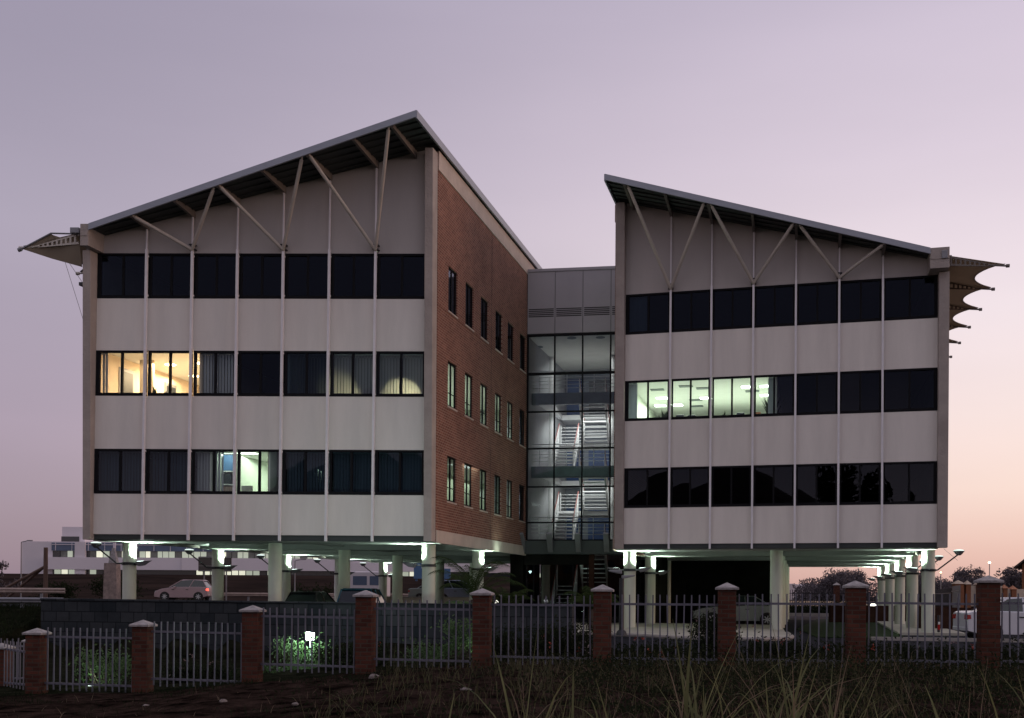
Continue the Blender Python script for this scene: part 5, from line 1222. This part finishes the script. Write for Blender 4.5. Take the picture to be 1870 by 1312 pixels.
mb = MB(); mb.box(XY, 25.95, 26.35, 87.5, 87.9, 0, 2.35); mb.build('post', 'brick_gate', th); mb = MB(); mb.v = [Vector(q) for q in ((25.88, 87.43, 2.352), (26.42, 87.43, 2.352), (26.42, 87.97, 2.352), (25.88, 87.97, 2.352), (26.15, 87.7, 2.58))]; mb.f = [(0, 1, 4), (1, 2, 4), (2, 3, 4), (3, 0, 4), (3, 2, 1, 0)]; mb.mi = [0]*5; mb.build('cap', 'cap_stone', th)
shrub((22.0, 66.8, .05), .8, .6, .7, 1100, .06, 'pale bush lit by the globe light near the farthest column', 'leaf_mid', seed=501)
mb = MB(); rn = random.Random(8)
for k in range(3000): leaf(mb, (rn.uniform(19, 33), rn.uniform(84.5, 86), .1+abs(rn.gauss(0, .4))), .12, rn)
tag(mb.build('hedge', 'leaf_dark'), 'dark low hedge below the field fence', 'hedge')
th = thing('far_shed', 'long pale arched roof shed on the horizon between the columns', 'shed', (55, 260, .5))
for k in range(5):
    mb = MB(); c = 62+k*4.5; q = [(c+2.3*math.cos(a*math.pi/8), 0, 2.8+1.6*math.sin(a*math.pi/8)) for a in range(9)]+[(c-2.3, 0, .4), (c+2.3, 0, .4)]
    mb.prism([(x, 258, z) for x, _, z in q], [(x, 270, z) for x, _, z in q]); mb.build('bay', 'bld_pink', th)
for i, (x, y, z, s, lb) in enumerate(((77.9, 178, 7.1, .22, 'bright light on a tall mast above the tree line'), (70.0, 178, 5.45, .14, 'small street light left of the tall mast light'), (70.0, 182, 3.7, .14, 'lowest small street light by the nearest outer column'))):
    th = thing('street_light', lb, 'street light', (x, y, .3), 0, 'distant street lights at the right'); mb = MB(); mb.tube((x, y, .2), (x, y, z), .07); mb.build('pole', 'grey_metal', th); mb = MB(); mb.lathe((x, y, z), [(s*.5, -s*.6), (s, 0), (s*.5, s*.6)], 12); mb.build('lamp_head', 'lamp_warm', th, smooth=True)
th = thing('reflector_post', 'short post with a red and white reflector right of the nearest outer column', 'post', (16.4, 42, 0))
mb = MB(); mb.tube((16.45, 42, 0), (16.45, 42, .75), .06); mb.build('post', 'dark_metal', th); mb = MB(); mb.box(XY, 16.38, 16.47, 41.93, 41.94, .2, .4); mb.build('red_reflector', 'lens_red', th); mb = MB(); mb.box(XY, 16.40, 16.47, 41.93, 41.94, .402, .5); mb.build('white_reflector', 'rail_white', th)
th = thing('side_wall', 'low dark brown wall behind the white sedan', 'wall', (24, 47, 0)); mb = MB(); mb.box(XY, 17.6, 31, 47, 47.3, 0, 1.0); mb.build('wall', 'brown', th)

# ------------------------------------------------------------------ across the street, behind the camera: seen only as reflections
th = thing('hipped_house', 'large dark hipped roof house across the street', 'house', (-15, -22, 0))
mb = MB(); mb.box(XY, -25, -6.5, -26, -13, -.4, 10.8); mb.build('wall', 'orange_brick', th)
mb = MB(); mb.v = [Vector(q) for q in ((-27, -27.5, 10.4), (-4.5, -27.5, 10.4), (-4.5, -11.5, 10.4), (-27, -11.5, 10.4), (-16.4, -18, 15.9), (-10.9, -18, 15.9))]; mb.f = [(0, 1, 5, 4), (1, 2, 5), (2, 3, 4, 5), (3, 0, 4), (3, 2, 1, 0)]; mb.mi = [0]*5; mb.build('roof', 'roof_tile', th)
for x in (-23, -19, -15, -11):
    for z in (1, 3.8, 6.4): mb = MB(); mb.box(XY, x, x+1.6, -12.99, -12.95, z, z+1.3); mb.build('window', 'win_dark', th)
GB = 'dark garden trees across the street'
for i, (x, y, h, r, lb) in enumerate(((-1.5, -13, 16.5, 3.6, 'tall dark garden tree nearest the hipped house'), (2.6, -13, 15, 2.8, 'dark garden tree second from the hipped house'), (6.4, -12, 11, 1.8, 'small dark garden tree farthest from the hipped house'), (-33, -17, 8.5, 3.2, 'dark garden tree on the far side of the hipped house'))):
    tree((x, y, -.4), h, r, lb, m='leaf_dark', n=2600, size=.3, seed=600+i, group=GB, trunk=.28, clumps=26, low=.22)
